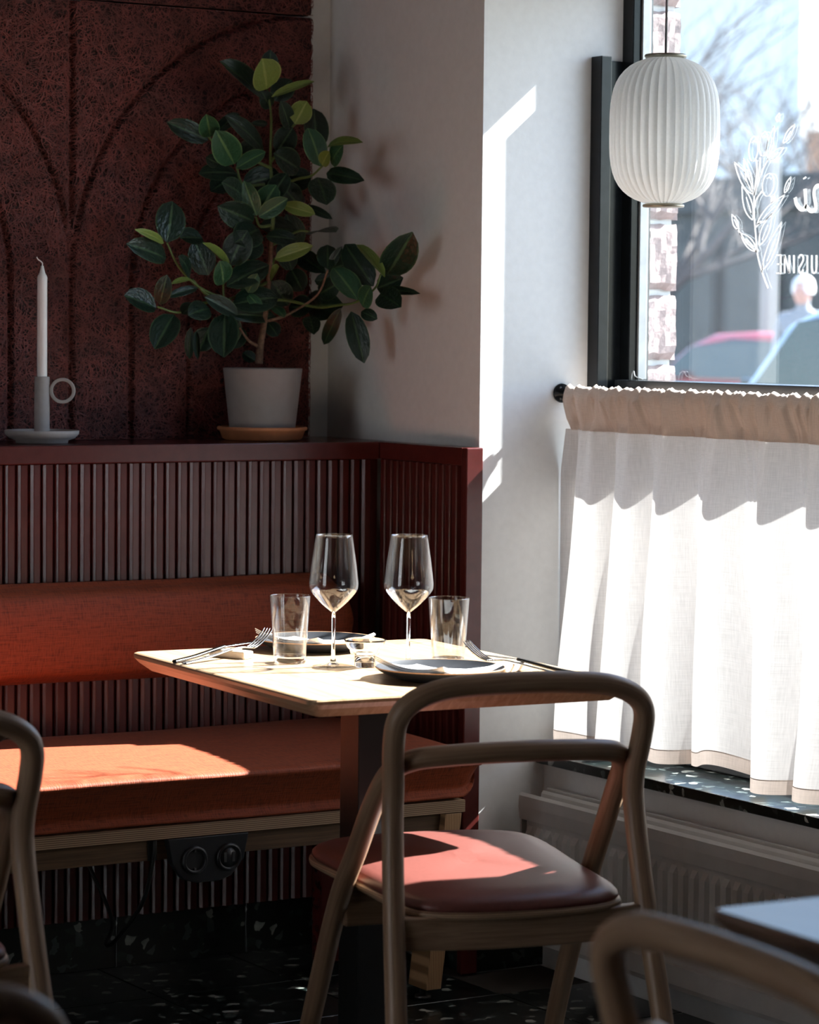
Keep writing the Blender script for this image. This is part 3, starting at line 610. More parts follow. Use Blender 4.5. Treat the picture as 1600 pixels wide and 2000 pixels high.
for (yc, zc, ry, rz, tl) in DEC_OLIVES:
    a = math.radians(tl); pts = []
    for k in range(25):
        t = 2 * math.pi * k / 24; u = ry * math.cos(t); v = rz * math.sin(t)
        pts.append((yc + u * math.cos(a) - v * math.sin(a), zc + u * math.sin(a) + v * math.cos(a)))
    ribbon(mb, pts, .0020); ribbon(mb, [(yc + (p[0] - yc) * .65, zc + (p[1] - zc) * .65) for p in pts[3:9]], .0016)
mb.build('olive_branch', M['decal'], dec)
mb = MB(dec.location)
for s in DEC_SCRIPT: ribbon(mb, sp2(s) if len(s) > 2 else s, .0085)
mb.build('script_lettering', M['decal'], dec)
for s, nm in zip((DEC_LETTERS[0:2], DEC_LETTERS[2:3], DEC_LETTERS[3:4], DEC_LETTERS[4:5], DEC_LETTERS[5:6], DEC_LETTERS[6:7], DEC_LETTERS[7:8]), 'ENISIUC'):
    mb = MB(dec.location)
    for st in s:
        if nm in 'SUC': ribbon(mb, sp2(st, 4), .0036)
        else:
            for a, b in zip(st[:-1], st[1:]): ribbon(mb, [a, b], .0036)
    mb.build('letter', M['decal'], dec)

# ================================================================== FURNITURE
def loft(mb, rings, cap=True, smooth=True, uvs=None):
    n = len(rings[0]); v = [p for r in rings for p in r]; f = []
    for i in range(len(rings) - 1):
        for k in range(n):
            f.append((i * n + k, i * n + (k + 1) % n, (i + 1) * n + (k + 1) % n, (i + 1) * n + k))
    mb.add(v, f, None, smooth)
    if cap:
        mb.add(rings[0], [tuple(range(n))[::-1]], None, smooth); mb.add(rings[-1], [tuple(range(n))], None, smooth)
    return mb

# ---------------------------------------------------------------- bent oak chair (local: x right, y forward, z up)
R_T = .0165
A_half = [(.228, -.118, 0), (.213, -.050, .27), (.2035, -.006, .43), (.1965, .024, .565), (.195, .027, .625), (.2005, .012, .69), (.199, .001, .728), (.184, -.006, .752), (.152, -.010, .769), (.105, -.013, .778), (0, -.016, .782)]
B_half = [(.222, .452, 0), (.214, .360, .20), (.209, .243, .41), (.203, .168, .51), (.198, .105, .592), (.190, .060, .641), (.166, .030, .664), (.115, .008, .673), (0, -.004, .677)]
def hoop(half, k=7):
    full = [(-a, b, c) for a, b, c in half[:-1]] + [half[-1]] + [(a, b, c) for a, b, c in half[:-1]][::-1]
    return spline(full, k), len(half), k
def split_hoop(half, cut, nm, root, mat):
    pts, nh, k = hoop(half)
    i0 = cut * k; i1 = len(pts) - 1 - cut * k
    rad = [R_T * (1 - .12 * max(0, 1 - p.z / .25)) for p in pts]
    for nm2, sp_ in (('leg', (0, i0)), ('leg', (i1, len(pts) - 1)), (nm, (i0, i1))):
        MB().tube(pts, rad, 16, caps=False, span=sp_).build(nm2, mat, root)
seat_half = [(0, -.040), (.085, -.034), (.145, -.012), (.172, .03), (.180, .12), (.186, .22), (.196, .33), (.197, .41), (.172, .465), (.105, .492), (0, .500)]
def seat_ring(sc, z, dv=0.0):
    pts = [(a, b, 0) for a, b in seat_half] + [(-a, b, 0) for a, b in seat_half[1:-1]][::-1]
    cu, cv = 0, .23; out = []
    for p in spline(pts, 4, True):
        v = p.y
        out.append((cu + p.x * sc[0], cv + (v - cv) * sc[1], z + .022 * (v - .23)))
    return out
def make_chair():
    root = thing('dining_chair', '', 'chair')
    split_hoop(A_half, 4, 'top_rail', root, M['oak'])
    split_hoop(B_half, 5, 'lower_rail', root, M['oak'])
    m = loft(MB(), [seat_ring((.97, .985), .4360), seat_ring((1.015, 1.01), .4385), seat_ring((1.02, 1.012), .4430), seat_ring((1.015, 1.01), .4470), seat_ring((.985, .985), .4490)])
    m.build('seat_shell', M['ply_seat'], root)
    rings = [seat_ring((.985, .988), .4480), seat_ring((1.0, 1.0), .4520), seat_ring((.995, .998), .4570), seat_ring((.965, .972), .4635), seat_ring((.90, .915), .4695), seat_ring((.72, .74), .4745), seat_ring((.40, .42), .4768), seat_ring((.08, .08), .4770)]
    loft(MB(), rings).build('seat_pad', M['leather'], root)
    mb = MB(); P0 = []; n = 14
    for i in range(n + 1):
        u = -.194 + .388 * i / n; w = 1 - (abs(u) / .194) ** 2
        zt = .4345 + .002 * (1 - w); zb = .384 + .004 * (1 - w); y = -.004 - .012 * w
        P0.append([(u, y - .011, zb), (u, y - .011, zt), (u, y + .011, zt), (u, y + .011, zb)])
    loft(mb, P0, smooth=False).build('rear_apron', M['oakz'], root, .003)
    MB().box((-.200, .232, .376), (.200, .254, .432)).build('front_apron', M['oakz'], root, .003)
    return root
M['ply_seat'] = ply('ply_seat_edge', (0.22, 0.13, 0.075), (0.42, 0.28, 0.17), 2, 300)
chair = make_chair()
chair_proto = chair
def place_chair(i, x, y, deg, label):
    c = chair_proto if i == 0 else copy_tree(chair_proto)
    c.location = (x, y, 0); c.rotation_euler = (0, 0, math.radians(deg))
    tag(c, label, 'chair', 'bent oak dining chairs'); return c
place_chair(0, 2.39, 3.592, -11.7, 'bent oak chair with red brown leather seat at the laid table')
place_chair(1, 1.402, 3.622, -4.0, 'bent oak chair at the left edge, in front of the bench patch of sun')
place_chair(2, 1.500, 1.928, -93, 'blurred bent oak chair in the lower right corner in front of the radiator')
place_chair(3, .750, 2.085, 4.0, 'blurred brown chair back peeking in at the lower left corner')

# ---------------------------------------------------------------- tables
def rrect(hx, hy, r, z, n=5):
    out = []
    for cx, cy, a0 in ((hx - r, hy - r, 0), (-hx + r, hy - r, 90), (-hx + r, -hy + r, 180), (hx - r, -hy + r, 270)):
        for k in range(n + 1):
            a = math.radians(a0 + 90 * k / n); out.append((cx + r * math.cos(a), cy + r * math.sin(a), z))
    return out
def make_table(name, label, x, y, deg, w, d, top='table_oak'):
    t = thing(name, label, 'table', (x, y, 0), math.radians(deg), 'small pedestal dining tables')
    hx, hy = w / 2, d / 2
    rings = [rrect(hx - .030, hy - .030, .006, .7085), rrect(hx - .026, hy - .026, .008, .7085), rrect(hx - .008, hy - .008, .014, .7225), rrect(hx - .001, hy - .001, .016, .7305), rrect(hx, hy, .016, .7355), rrect(hx - .001, hy - .001, .016, .7385), rrect(hx - .004, hy - .004, .016, .74), rrect(hx - .03, hy - .03, .016, .74)]
    m = loft(MB(), rings, smooth=False)
    m.build('tabletop', M[top], t)
    MB().box((-.043, -.035, .012), (.043, .035, .705)).build('column', M['steel_black'], t, .002)
    MB().box((-.14, -.14, .702), (.14, .14, .7083)).build('mounting_plate', M['steel_black'], t, .001)
    MB().box((-.20, -.20, 0), (.20, .20, .012)).build('base_plate', M['steel_black'], t, .002)
    return t
make_table('dining_table', 'sunlit oak table on a black column laid for two', 2.472, 4.172, -3.5, .582, .72)
make_table('dining_table', 'dark topped table whose corner shows behind the chair at the left edge', 1.372, 4.135, -2.0, .582, .72, 'walnut')
make_table('dining_table', 'blurred empty table at the right edge in front of the radiator', 2.065, 1.945, -2.0, .72, .582, 'walnut')

# ---------------------------------------------------------------- bench
bench = thing('bench', 'long wall bench with rust red woven seat cushion on a plywood board', 'bench', (1.95, 4.95, 0)); BO = bench.location
def cushion(profile, x0, x1, rnd, nround=6, cy=None, cz=None, smooth=True):
    prof = [(p.x, p.y) for p in spline([(a, b, 0) for a, b in profile], 4, True)]
    cy = sum(p[0] for p in prof) / len(prof) if cy is None else cy; cz = sum(p[1] for p in prof) / len(prof) if cz is None else cz
    st = [(x0 + rnd * (1 - math.cos(math.pi / 2 * k / nround)), math.sin(math.pi / 2 * k / nround)) for k in range(nround + 1)]
    mid = [(x0 + rnd + (x1 - x0 - 2 * rnd) * k / 24, 1) for k in range(1, 24)]
    en = [(x1 - (a - x0), s) for a, s in st][::-1]
    def sc(y, z, s):
        q = .25 + .75 * s if s < 1 else 1
        return (cy + (y - cy) * (1 - (1 - q) * .09), cz + (z - cz) * q)
    rings = []
    for xx, s in st + mid + en:
        wob = .0012 * math.sin(xx * 9) if s == 1 else 0
        rings.append([(xx, *map(sum, zip(sc(y, z, s), (0, wob)))) for y, z in prof])
    return rings
sp = [(4.752, .392), (4.744, .412), (4.731, .438), (4.718, .460), (4.704, .4790), (4.716, .4880), (4.760, .4910), (4.87, .4955), (5.02, .498), (5.15, .496), (5.25, .490), (5.255, .44), (5.25, .394), (5.0, .391)]
loft(MB(BO), cushion(sp, .95, 3.045, .045)).build('seat_cushion', M['bench_fabric'], bench)
MB(BO).box((.95, 4.737, .3665), (3.020, 5.255, .391)).build('seat_board', M['ply'], bench, .0015)
MB(BO).box((.95, 4.756, .326), (2.975, 4.778, .3662)).build('front_apron', M['dark_oak'], bench, .001)
def leg(xb, xt, y0, y1, nm='leg'):
    v = [(xb - .017, y0, .022), (xb + .017, y0, .022), (xb + .017, y1, .022), (xb - .017, y1, .022), (xt - .019, y0, .366), (xt + .019, y0, .366), (xt + .019, y1, .366), (xt - .019, y1, .366)]
    o = MB(BO).add(v, [(0, 3, 2, 1), (4, 5, 6, 7), (0, 1, 5, 4), (1, 2, 6, 5), (2, 3, 7, 6), (3, 0, 4, 7)]).build(nm, M['plyx'], bench, .0015)
    MB(BO).lathe([(0, .022), (.006, .022), (.006, .006), (.016, .006), (.016, 0), (0, 0)], (xb - .004, (y0 + y1) / 2, 0), 16).build('foot', M['port'], o).location = (0, 0, 0)
leg(2.952, 2.994, 4.738, 4.806)
leg(1.10, 1.06, 4.738, 4.806); leg(1.10, 1.06, 5.15, 5.23)
MB(BO).box((2.86, 5.02, .03), (2.925, 5.06, .366)).build('support', M['oxblood'], bench, .002)
# power box hung under the board
pb = MB(BO).prism([(2.372, .366), (2.541, .366), (2.531, .318), (2.505, .288), (2.480, .280), (2.432, .280), (2.405, .288), (2.382, .318)], 4.737, 4.7555, 'y').build('power_box', M['plastic'], bench, .002, fix=True)
for xx, nm in ((2.427, 'socket'), (2.498, 'usb_socket')):
    ring = [(.0265, 0), (.0265, -.003), (.0235, -.006), (.0205, -.006), (.0195, -.002)] + ([(.0190, .012), (0, .012)] if nm == 'socket' else [(.0190, -.0035), (0, -.0035)])
    m = MB(); m.lathe(ring, (0, 0, 0), 28)
    zc = .3235; y0 = 4.7365
    m.v = [(p[0] + xx - BO.x, p[2] + y0 - BO.y, p[1] + zc - BO.z) for p in m.v]
    s_ = m.build(nm, M['plastic'], pb, fix=True)
    if nm == 'usb_socket':
        for dx in (-.0085, .0085): MB(BO).box((xx + dx - .0028, 4.7322, zc - .009), (xx + dx + .0028, 4.7335, zc + .009)).build('usb_port', M['port'], pb)
    else:
        for dz in (-.017, .017): MB(BO).box((xx - .002, 4.7325, zc + dz - .002), (xx + .002, 4.748, zc + dz + .002)).build('earth_clip', M['port'], pb)
m = MB(BO).tube(spline([(2.352, 4.750, .366), (2.350, 4.752, .33), (2.352, 4.80, .24), (2.37, 4.95, .14), (2.42, 5.10, .10), (2.47, 5.18, .13), (2.45, 5.26, .24)], 6), .004, 8)
m.build('cable', M['cable'], bench)
MB(BO).box((2.340, 4.7535, .326), (2.358, 4.7560, .366)).build('cable_clip', M['cable'], bench)

back = thing('backrest_cushion', 'long rust red woven backrest pad fixed to the slatted wainscot', 'cushion', (1.95, 5.22, .61)); O = back.location
bp = [(5.257, .612), (5.215, .613), (5.196, .632), (5.188, .69), (5.190, .735), (5.203, .775), (5.232, .789), (5.257, .785)]
loft(MB(O), cushion(bp, .95, 3.028, .055, cy=5.24, cz=.70)).build('pad', M['bench_fabric'], back)

# ---------------------------------------------------------------- radiator
rad = thing('radiator', 'white ribbed panel radiator below the window sill', 'radiator', (3.27, 3.95, 0)); O = rad.location
y0, y1 = 3.02, 4.868
prof = [(3.236, .352), (3.2345, .366), (3.241, .3735), (3.2435, .366), (3.243, .352)]
MB(O).prism([(3.234, .318), (3.231, .345), (3.232, .366), (3.237, .372), (3.242, .369), (3.243, .318)][::-1], y0, y1, 'y').build('top_rim', M['radiator'], rad, fix=True)
MB(O).prism([(3.236, .072), (3.232, .082), (3.232, .118), (3.243, .118), (3.243, .072)][::-1], y0, y1, 'y').build('bottom_rim', M['radiator'], rad, .001, fix=True)
P = []; n = 56; pit = (y1 - y0 - .03) / n
ys = []
for k in range(n):
    b = y0 + .015 + k * pit
    ys += [(b, 0), (b + pit * .18, 0), (b + pit * .30, 1), (b + pit * .70, 1), (b + pit * .82, 0)]
ys.append((y1 - .015, 0))
for yy, h in ys:
    P.append([(3.242, yy, .112), (3.242, yy, .130), (3.242 - .009 * h, yy, .146), (3.242 - .009 * h, yy, .292), (3.242, yy, .306), (3.242, yy, .322)])
MB(O).grid(P, smooth=False).build('front_panel', M['radiator'], rad)
MB(O).box((3.300, y0, .072), (3.308, y1, .376)).build('back_panel', M['radiator'], rad, .002)
MB(O).prism([(3.244, .350), (3.256, .352), (3.262, .3635), (3.266, .352), (3.282, .350), (3.284, .366), (3.288, .372), (3.299, .352), (3.299, .345), (3.244, .345)][::-1], y0 + .004, y1 - .004, 'y').build('top_grille', M['radiator'], rad, fix=True)
MB(O).box((3.238, y1 - .002, .08), (3.304, y1 + .002, .345)).build('side_panel', M['radiator'], rad)
for yy in (3.25, 4.55): MB(O).box((3.308, yy, .12), (3.3245, yy + .03, .30)).build('bracket', M['radiator'], rad)
MB(O).tube([(3.27, 3.10, .10), (3.27, 3.10, 0.0)], .008, 10).build('pipe', M['radiator'], rad)

# ---------------------------------------------------------------- curtain and rod
rod = thing('curtain_rod', 'black curtain rod with a round end flange on the white pier', 'curtain rod', (3.357, 4.92, 1.18)); O = rod.location
MB(O).tube([(3.357, 4.915, 1.18), (3.357, 3.30, 1.18)], .0075, 16).build('rod', M['black'], rod)
m = MB(); m.lathe([(0, 0), (.019, 0), (.020, .003), (.019, .007), (.012, .009), (.0105, .024), (0, .024)], (0, 0, 0), 28)
m.v = [(p[0], -p[2], p[1]) for p in m.v]
m.build('end_flange', M['black'], rod, fix=True)
for zz in (.011, -.011): MB().tube([(-.006 + .0, -.0075, zz), (-.006, -.0092, zz)], .0026, 8).build('screw', M['port'], rod)
MB(O).box((3.357 - .003, 3.29, 1.165), (3.40, 3.30, 1.195)).build('bracket', M['black'], rod)

cur = thing('cafe_curtain', 'half height beige linen curtain gathered on a black rod', 'curtain', (3.357, 4.15, .46)); O = cur.location
CY0, CY1 = 4.888, 3.345
def ph(y): return .55 * math.sin(y * 3.7 + .4) + .35 * math.sin(y * 9.1 + 1.0)
def fold(y, z):
    """x and y displacement of the cloth"""
    t = max(0, min(1, (1.108 - z) / .62))
    A = .011 + .033 * t ** .7
    w = 2 * math.pi * y / .142 + 1.6 * ph(y) + .7 * t * math.sin(y * 5.0)
    x = A * (math.sin(w) + .30 * math.sin(2.1 * w + 1.2 + 1.4 * t)) + .004 * t * math.sin(y * 31 + z * 9)
    yy = .80 * A * math.cos(w) + .010 * t * math.sin(z * 7 + y * 6)
    g = max(0, 1 - t * 3.2); x += g * .0035 * math.sin(2 * math.pi * y / .034 + 2 * math.sin(y * 13))
    return x, yy
def sheet(zs, ny, front=0.0, zfun=None):
    P = []; UV = []
    for i in range(ny + 1):
        y = CY0 + (CY1 - CY0) * i / ny; row = []; ru = []
        for z in zs:
            x, dy = fold(y, z); e = min(1, (CY0 - y) / .03)
            zz = z if zfun is None else zfun(y, z)
            sh_ = .030 * min(1, max(0, 1.17 - zz) / .15) * max(0, 1 - (CY0 - y) / .10); row.append((3.357 + x * (.25 + .75 * e) + front, min(y + dy * e + sh_, 4.9175), zz)); ru.append((i / ny * 1.9, z))
        P.append(row); UV.append(ru)
    return P, UV
def hemz(y): return .464 + .006 * math.sin(y * 7.3) + .005 * math.sin(y * 17 + 1) + .028 * math.exp(-((y - 4.36) / .035) ** 2)
def body_z(y, z):
    h = hemz(y) + .026; t = (1.108 - z) / (1.108 - .494)
    return 1.108 - t * (1.108 - h)
P, UV = sheet([1.108 - (1.108 - .494) * k / 40 for k in range(41)], 620, 0, body_z)
MB(O).grid(P, UV).build('cloth', M['curtain'], cur)
def hem_z(y, z): return hemz(y) + (z - .468)
P, UV = sheet([.468, .476, .486, .4955], 620, -.0006, hem_z)
MB(O).grid(P, UV).build('bottom_hem', M['curtain_double'], cur)
# gathered rod pocket: closed sleeve around the rod
P = []; UV = []; ny = 760
for i in range(ny + 1):
    y = CY0 + (CY1 - CY0) * i / ny
    g1 = .6 * math.sin(2 * math.pi * y / .043 + 2.6 * math.sin(y * 23)) + .5 * math.sin(2 * math.pi * y / .0271 + 2.9 * math.sin(y * 17 + 2)); g2 = .7 * math.sin(2 * math.pi * y / .071 + 1.9 * math.sin(y * 19 + 1)) + .5 * math.sin(2 * math.pi * y / .117 + 1); g3 = math.sin(2 * math.pi * y / .0135 + 3 * math.sin(y * 29)) * math.sin(y * 41)
    x0, dy0 = fold(y, 1.108)
    row = []
    for k in range(22):
        a = k / 21
        if a < .42: # outer front from the seam up to the rod
            t = a / .42; z = 1.106 + t * .068
            bulge = .013 * math.sin(t * math.pi / 2) ** 2; wv = (.0095 * g2 * (1 - .3 * t) * min(1, 3 * t) + .0055 * g1 * t + .0016 * g3 * t)
            row.append((3.357 + x0 * (1 - t) - bulge - .0015 + wv, y + dy0 * (1 - t) + .004 * g1 * t, z))
        elif a < .62:
            t = (a - .42) / .20; ang = math.pi * t
            row.append((3.357 - .0135 * math.cos(ang), y + .003 * g1, 1.176 + (.019 + .0035 * g1 + .002 * g3) * math.sin(ang)))
        else:
            t = (a - .62) / .38; z = 1.174 - t * .068
            row.append((3.357 + x0 * t + .013 * math.cos(t * math.pi / 2) ** 2 + .0025 * g2 * (1 - t) + .0005, y + dy0 * t, z))
    P.append(row); UV.append([(i / ny * 1.9, 1.1 + .01 * k) for k in range(22)])
MB(O).grid(P, UV).build('rod_pocket', M['curtain_double'], cur)

# ---------------------------------------------------------------- pendant lamp
LC = Vector((3.047, 4.153, 1.659))
lamp = thing('pendant_lamp', 'white pendant lamp of overlapping curved lamellas hanging before the window', 'lamp', LC)
H = .128; RM = .0965
def lr(z):
    q = min(1, abs(z) / (H + .001)); return max(.031, RM * (1 - q ** 3.4) ** .42)
NL = 38
zs = [H * math.sin(math.pi / 2 * (-1 + 2 * k / 26)) for k in range(27)]
P = []; h = 2 * math.pi / NL
for z in zs:
    r = lr(z); w = h * .62; row = []
    for a, dr in ((-w, -.0062 * r / RM), (-w * .55, -.0012), (0, .0006), (w * .5, .0), (w * .95, -.0030 * r / RM)):
        row.append(((r + dr) * math.cos(a), (r + dr) * math.sin(a), z))
    P.append(row)
lme = MB().grid(P).mesh('lamella'); lme.materials.append(M['lamella'])
for k in range(NL): mesh_obj('lamella', lme, None, lamp, (0, 0, 0), (0, 0, h * k + .05))
MB().lathe([(0, .1335), (.036, .1335), (.0375, .131), (.036, .128), (.030, .127), (0, .127)], n=40).build('top_disc', M['brass_grey'], lamp, fix=True)
MB().lathe([(0, -.127), (.030, -.127), (.036, -.1285), (.0372, -.131), (.036, -.1335), (0, -.1335)], n=40).build('bottom_disc', M['brass_grey'], lamp, fix=True)
MB().tube([(0, 0, .1335), (.002, 0, .5), (.0, 0, 1.24)], .0022, 8).build('cord', M['cord'], lamp)
MB().lathe([(0, .126), (.014, .126), (.014, .075), (.010, .07), (0, .07)], n=20).build('lamp_holder', M['cable'], lamp)
MB().lathe([(0, .07), (.012, .068), (.026, .03), (.028, .01), (.02, -.012), (0, -.02)], n=20).build('bulb', M['wax'], lamp)

# ================================================================== TABLEWARE
TZ = .7402
def wine_glass(x, y, label):
    t = thing('wine_glass', label, 'glass', (x, y, TZ), group='wine glasses')
    out = [(.0035, .092), (.008, .0955), (.017, .103), (.030, .116), (.0395, .1285), (.0415, .138), (.0405, .150), (.0375, .175), (.0338, .200), (.0305, .2215)]
    pr = spline([(a, b, 0) for a, b in out], 4)
    MB().lathe([(p.x, p.y) for p in pr] + [(.0302, .2219), (.0297, .2215)] + [(p.x - .0009, p.y + .0006 * (1 - (p.y - .09) / .13)) for p in pr[::-1][:-2]] + [(.0001, .0945)], n=40).build('bowl', M['bowl_glass'], t)
    MB().lathe([(0, .0962), (.0036, .0950), (.0033, .080), (.0031, .040), (.0036, .015), (.006, .0065), (.010, .0046), (.010, .0020), (0, .0020)], n=20).build('stem', M['glass'], t, fix=True)
    MB().lathe([(0, .0046), (.010, .0044), (.026, .0026), (.0345, .0016), (.0352, .0009), (.0345, .0002), (0, .0002)], n=40).build('foot', M['foot_glass'], t, fix=True)
    return t
wine_glass(2.408, 4.195, 'left wine glass, in front of the backrest pad')
wine_glass(2.521, 4.139, 'right wine glass, standing behind the front plate')
def tumbler(x, y, label):
    t = thing('tumbler', label, 'glass', (x, y, TZ), group='water tumblers')
    MB().lathe([(.0276, .012), (.0346, .1135), (.0343, .1150), (.0335, .1148), (.0332, .1135), (.0262, .0150), (0, .0135)], n=40).build('wall', M['bowl_glass'], t)
    MB().lathe([(0, .0138), (.0268, .0138), (.0276, .0120), (.0268, .0012), (.0262, .0004), (0, .0004)], n=40).build('thick_base', M['glass'], t, fix=True)
    return t
tumbler(2.368, 4.273, 'straight sided tumbler at the left, before the rear plate')
tumbler(2.590, 4.122, 'straight sided tumbler at the right, nearest the window')
tl_ = thing('tealight_holder', 'small stepped clear glass tealight holder in the middle of the table', 'candle holder', (2.452, 4.165, TZ))
MB().lathe([(0, .0004), (.0165, .0004), (.0178, .002), (.0178, .0190), (.0190, .0205), (.0240, .0225), (.0262, .0300), (.0300, .0335), (.0350, .0440), (.0366, .0465), (.0350, .0470), (.0325, .0440), (.0280, .0350), (.0235, .0300), (.0205, .0245), (.0150, .0220), (.0145, .0100), (0, .0100)], n=36).build('cup', M['glass'], tl_, fix=True)

def plate(x, y, label):
    t = thing('plate', label, 'plate', (x, y, TZ), group='dark plates')
    n = 48
    MB().lathe([(0, .0045), (.060, .0048), (.082, .0085), (.098, .0155), (.1050, .0205)], n=n).build('dish', M['plate'], t)
    MB().lathe([(.1050, .0205), (.1062, .0208), (.1066, .0200), (.1058, .0188)], n=n).build('rim', M['plate_rim'], t)
    MB().lathe([(.1058, .0188), (.098, .0125), (.080, .0045), (.066, .0012), (.064, .0002), (0, .0002)], n=n).build('underside', M['plate'], t)
    return t
plate(2.478, 3.968, 'front dark stoneware plate with a clay rim, nearest the chair')
plate(2.512, 4.440, 'rear dark stoneware plate with a clay rim, nearest the bench')
def napkin(x, y, deg, label):
    t = thing('napkin', label, 'napkin', (x, y, TZ), math.radians(deg), 'white folded napkins')
    # soft folded rectangle lying across the plate, its corner lifted over the rim; three cloth layers
    def lay(dx, dy, sc, dz, curl):
        Q = [Vector((a * sc + dx, b * sc + dy, 0)) for a, b in ((-.097, .045), (.006, .076), (.088, -.058), (-.056, -.094))]
        n = 16; P = []
        for i in range(n + 1):
            row = []
            for j in range(n + 1):
                u, v = i / n, j / n
                p = (Q[0] * (1 - u) + Q[1] * u) * (1 - v) + (Q[3] * (1 - u) + Q[2] * u) * v
                r = math.hypot(p.x, p.y)
                z = .0062 + max(0, r - .05) * .22 + max(0, r - .08) * .25 + dz + curl * (1 - u) ** 2 * (1 - v) + .0012 * math.sin(5 * u + 4 * v)
                row.append((p.x, p.y, z))
            P.append(row)
        m = MB(); top = [[(a, b, c + .0018) for a, b, c in r] for r in P]
        m.grid(top); m.grid([r[::-1] for r in P])
        ring = [(i, 0) for i in range(n)] + [(n, j) for j in range(n)] + [(i, n) for i in range(n, 0, -1)] + [(0, j) for j in range(n, 0, -1)]
        for (i, j), (k, l) in zip(ring, ring[1:] + ring[:1]): m.add([P[i][j], P[k][l], top[k][l], top[i][j]], [(0, 1, 2, 3)])
        m.build('layer', M['linen_white'], t, weld=True, fix=True)
    lay(.002, .001, 1.0, 0, .005); lay(0, 0, 1.0, .0021, .0060); lay(-.002, -.001, .995, .0042, .007)
    return t
napkin(2.478, 3.968, 2, 'white folded napkin on the front plate')
napkin(2.512, 4.440, 4, 'white folded napkin on the rear plate')

def sweep_flat(mb, pts, widths, th):
    """flat bar along pts (local), width across in xy"""
    pts = [Vector(p) for p in pts]; rings = []
    for i, p in enumerate(pts):
        t = (pts[min(i + 1, len(pts) - 1)] - pts[max(i - 1, 0)]).normalized(); s = Vector((-t.y, t.x, 0)).normalized(); u = s.cross(t) * -1
        w = widths[i] / 2
        rings.append([p + s * w, p + s * w * .6 + Vector((0, 0, th / 2)), p - s * w * .6 + Vector((0, 0, th / 2)), p - s * w, p - s * w * .6 - Vector((0, 0, th / 2)), p + s * w * .6 - Vector((0, 0, th / 2))])
    return loft(mb, rings)
def fork(x, y, deg, label):
    t = thing('fork', label, 'fork', (x, y, TZ), math.radians(deg), 'steel forks')
    L = [(-.135, 0, .0022), (-.10, 0, .0048), (-.05, 0, .0105), (-.012, 0, .0158), (.01, 0, .0175), (.028, 0, .0160), (.040, 0, .0150)]
    sweep_flat(MB(), spline(L, 3), [.013 - .0085 * min(1, k / 12) + .017 * max(0, (k - 13) / 5) for k in range(19)], .0024).build('handle', M['steel'], t)
    for k in range(4):
        o_ = (k - 1.5) * .0062
        MB().tube(spline([(.037, o_ * .85, .0150), (.052, o_, .0195), (.072, o_, .0315), (.088, o_, .0450)], 4), [.0017] * 10 + [.0012] * 2 + [.0007], 6).build('tine', M['steel'], t)
    return t
def knife(x, y, deg, label):
    t = thing('knife', label, 'knife', (x, y, TZ), math.radians(deg), 'dark handled knives')
    sweep_flat(MB(), spline([(-.13, 0, .0030), (-.08, 0, .0070), (-.03, 0, .0140), (.0, 0, .0178)], 4), [.011, .012, .0125, .0125, .012, .012, .0115, .011, .0105, .010, .009, .008, .007], .005).build('handle', M['knife_black'], t)
    sweep_flat(MB(), spline([(.0, 0, .0178), (.03, 0, .0188), (.07, -.001, .0196), (.095, -.004, .0200)], 4), [.007, .009, .012, .014, .015, .0155, .0155, .015, .0145, .013, .011, .007, .002], .0015).build('blade', M['steel'], t)
    return t
def rest(x, y, deg, label):
    t = thing('cutlery_rest', label, 'cutlery rest', (x, y, TZ), math.radians(deg), 'cream cutlery rests')
    MB().box((-.013, -.040, .0), (.013, .040, .0135)).build('block', M['rest'], t, .003)
    return t
rest(2.318, 4.391, 22, 'cream cutlery rest at the left edge of the table'); fork(2.322, 4.380, 22, 'steel fork with raised tines on the left cutlery rest')
knife(2.312, 4.404, 22, 'dark handled knife on the left cutlery rest')
rest(2.647, 4.010, 112, 'cream cutlery rest beside the front plate'); fork(2.636, 4.006, 112, 'steel fork with raised tines on the right cutlery rest')
knife(2.660, 4.016, 112, 'dark handled knife on the right cutlery rest')

# ================================================================== LEDGE
LZ = 1.0715
ch = thing('candle_holder', 'grey ceramic candlestick with dish foot and ring handle on the ledge', 'candlestick', (2.397, 5.36, LZ))
MB().lathe([(0, .0005), (.052, .0005), (.053, .006), (.066, .010), (.0740, .0185), (.0750, .0255), (.0735, .0262), (.0715, .0235), (.062, .0145), (.040, .0120), (.0155, .0118), (.0150, .132), (.0142, .1335), (.0108, .1335), (.0104, .118), (0, .118)], n=44).build('dish_and_stem', M['ceramic'], ch, fix=True)
rp = [(.041 + .0225 * math.cos(a), 0, .1055 + .0225 * math.sin(a)) for a in np.linspace(math.pi, 3 * math.pi, 33)]
mb = MB(); rings = []
for k, p in enumerate(rp):
    a = math.pi + 2 * math.pi * k / 32; d = Vector((math.cos(a), 0, math.sin(a)))
    rings.append([Vector(p) + d * x + Vector((0, y, 0)) for x, y in ((.0033, -.006), (.0033, .006), (-.0033, .006), (-.0033, -.006))])
o = loft(mb, rings, cap=False).build('ring_handle', M['ceramic'], ch, .001, fix=True); o.rotation_euler = (0, 0, math.radians(-28))
ca = thing('candle', 'white taper candle standing in the ceramic candlestick', 'candle', (2.397, 5.36, LZ + .1185))
MB().lathe([(0, 0), (.0100, 0), (.0102, .02), (.0100, .205), (.0104, .212), (.0094, .216), (.0060, .222), (.0036, .232), (.0028, .2365), (0, .237)], n=24).build('wax', M['wax'], ca, fix=True)
MB().tube(spline([(0, 0, .236), (.0002, 0, .242), (-.004, 0, .246), (-.009, 0, .249), (-.0125, 0, .254)], 4), .0012, 8).build('wick', M['wax'], ca)

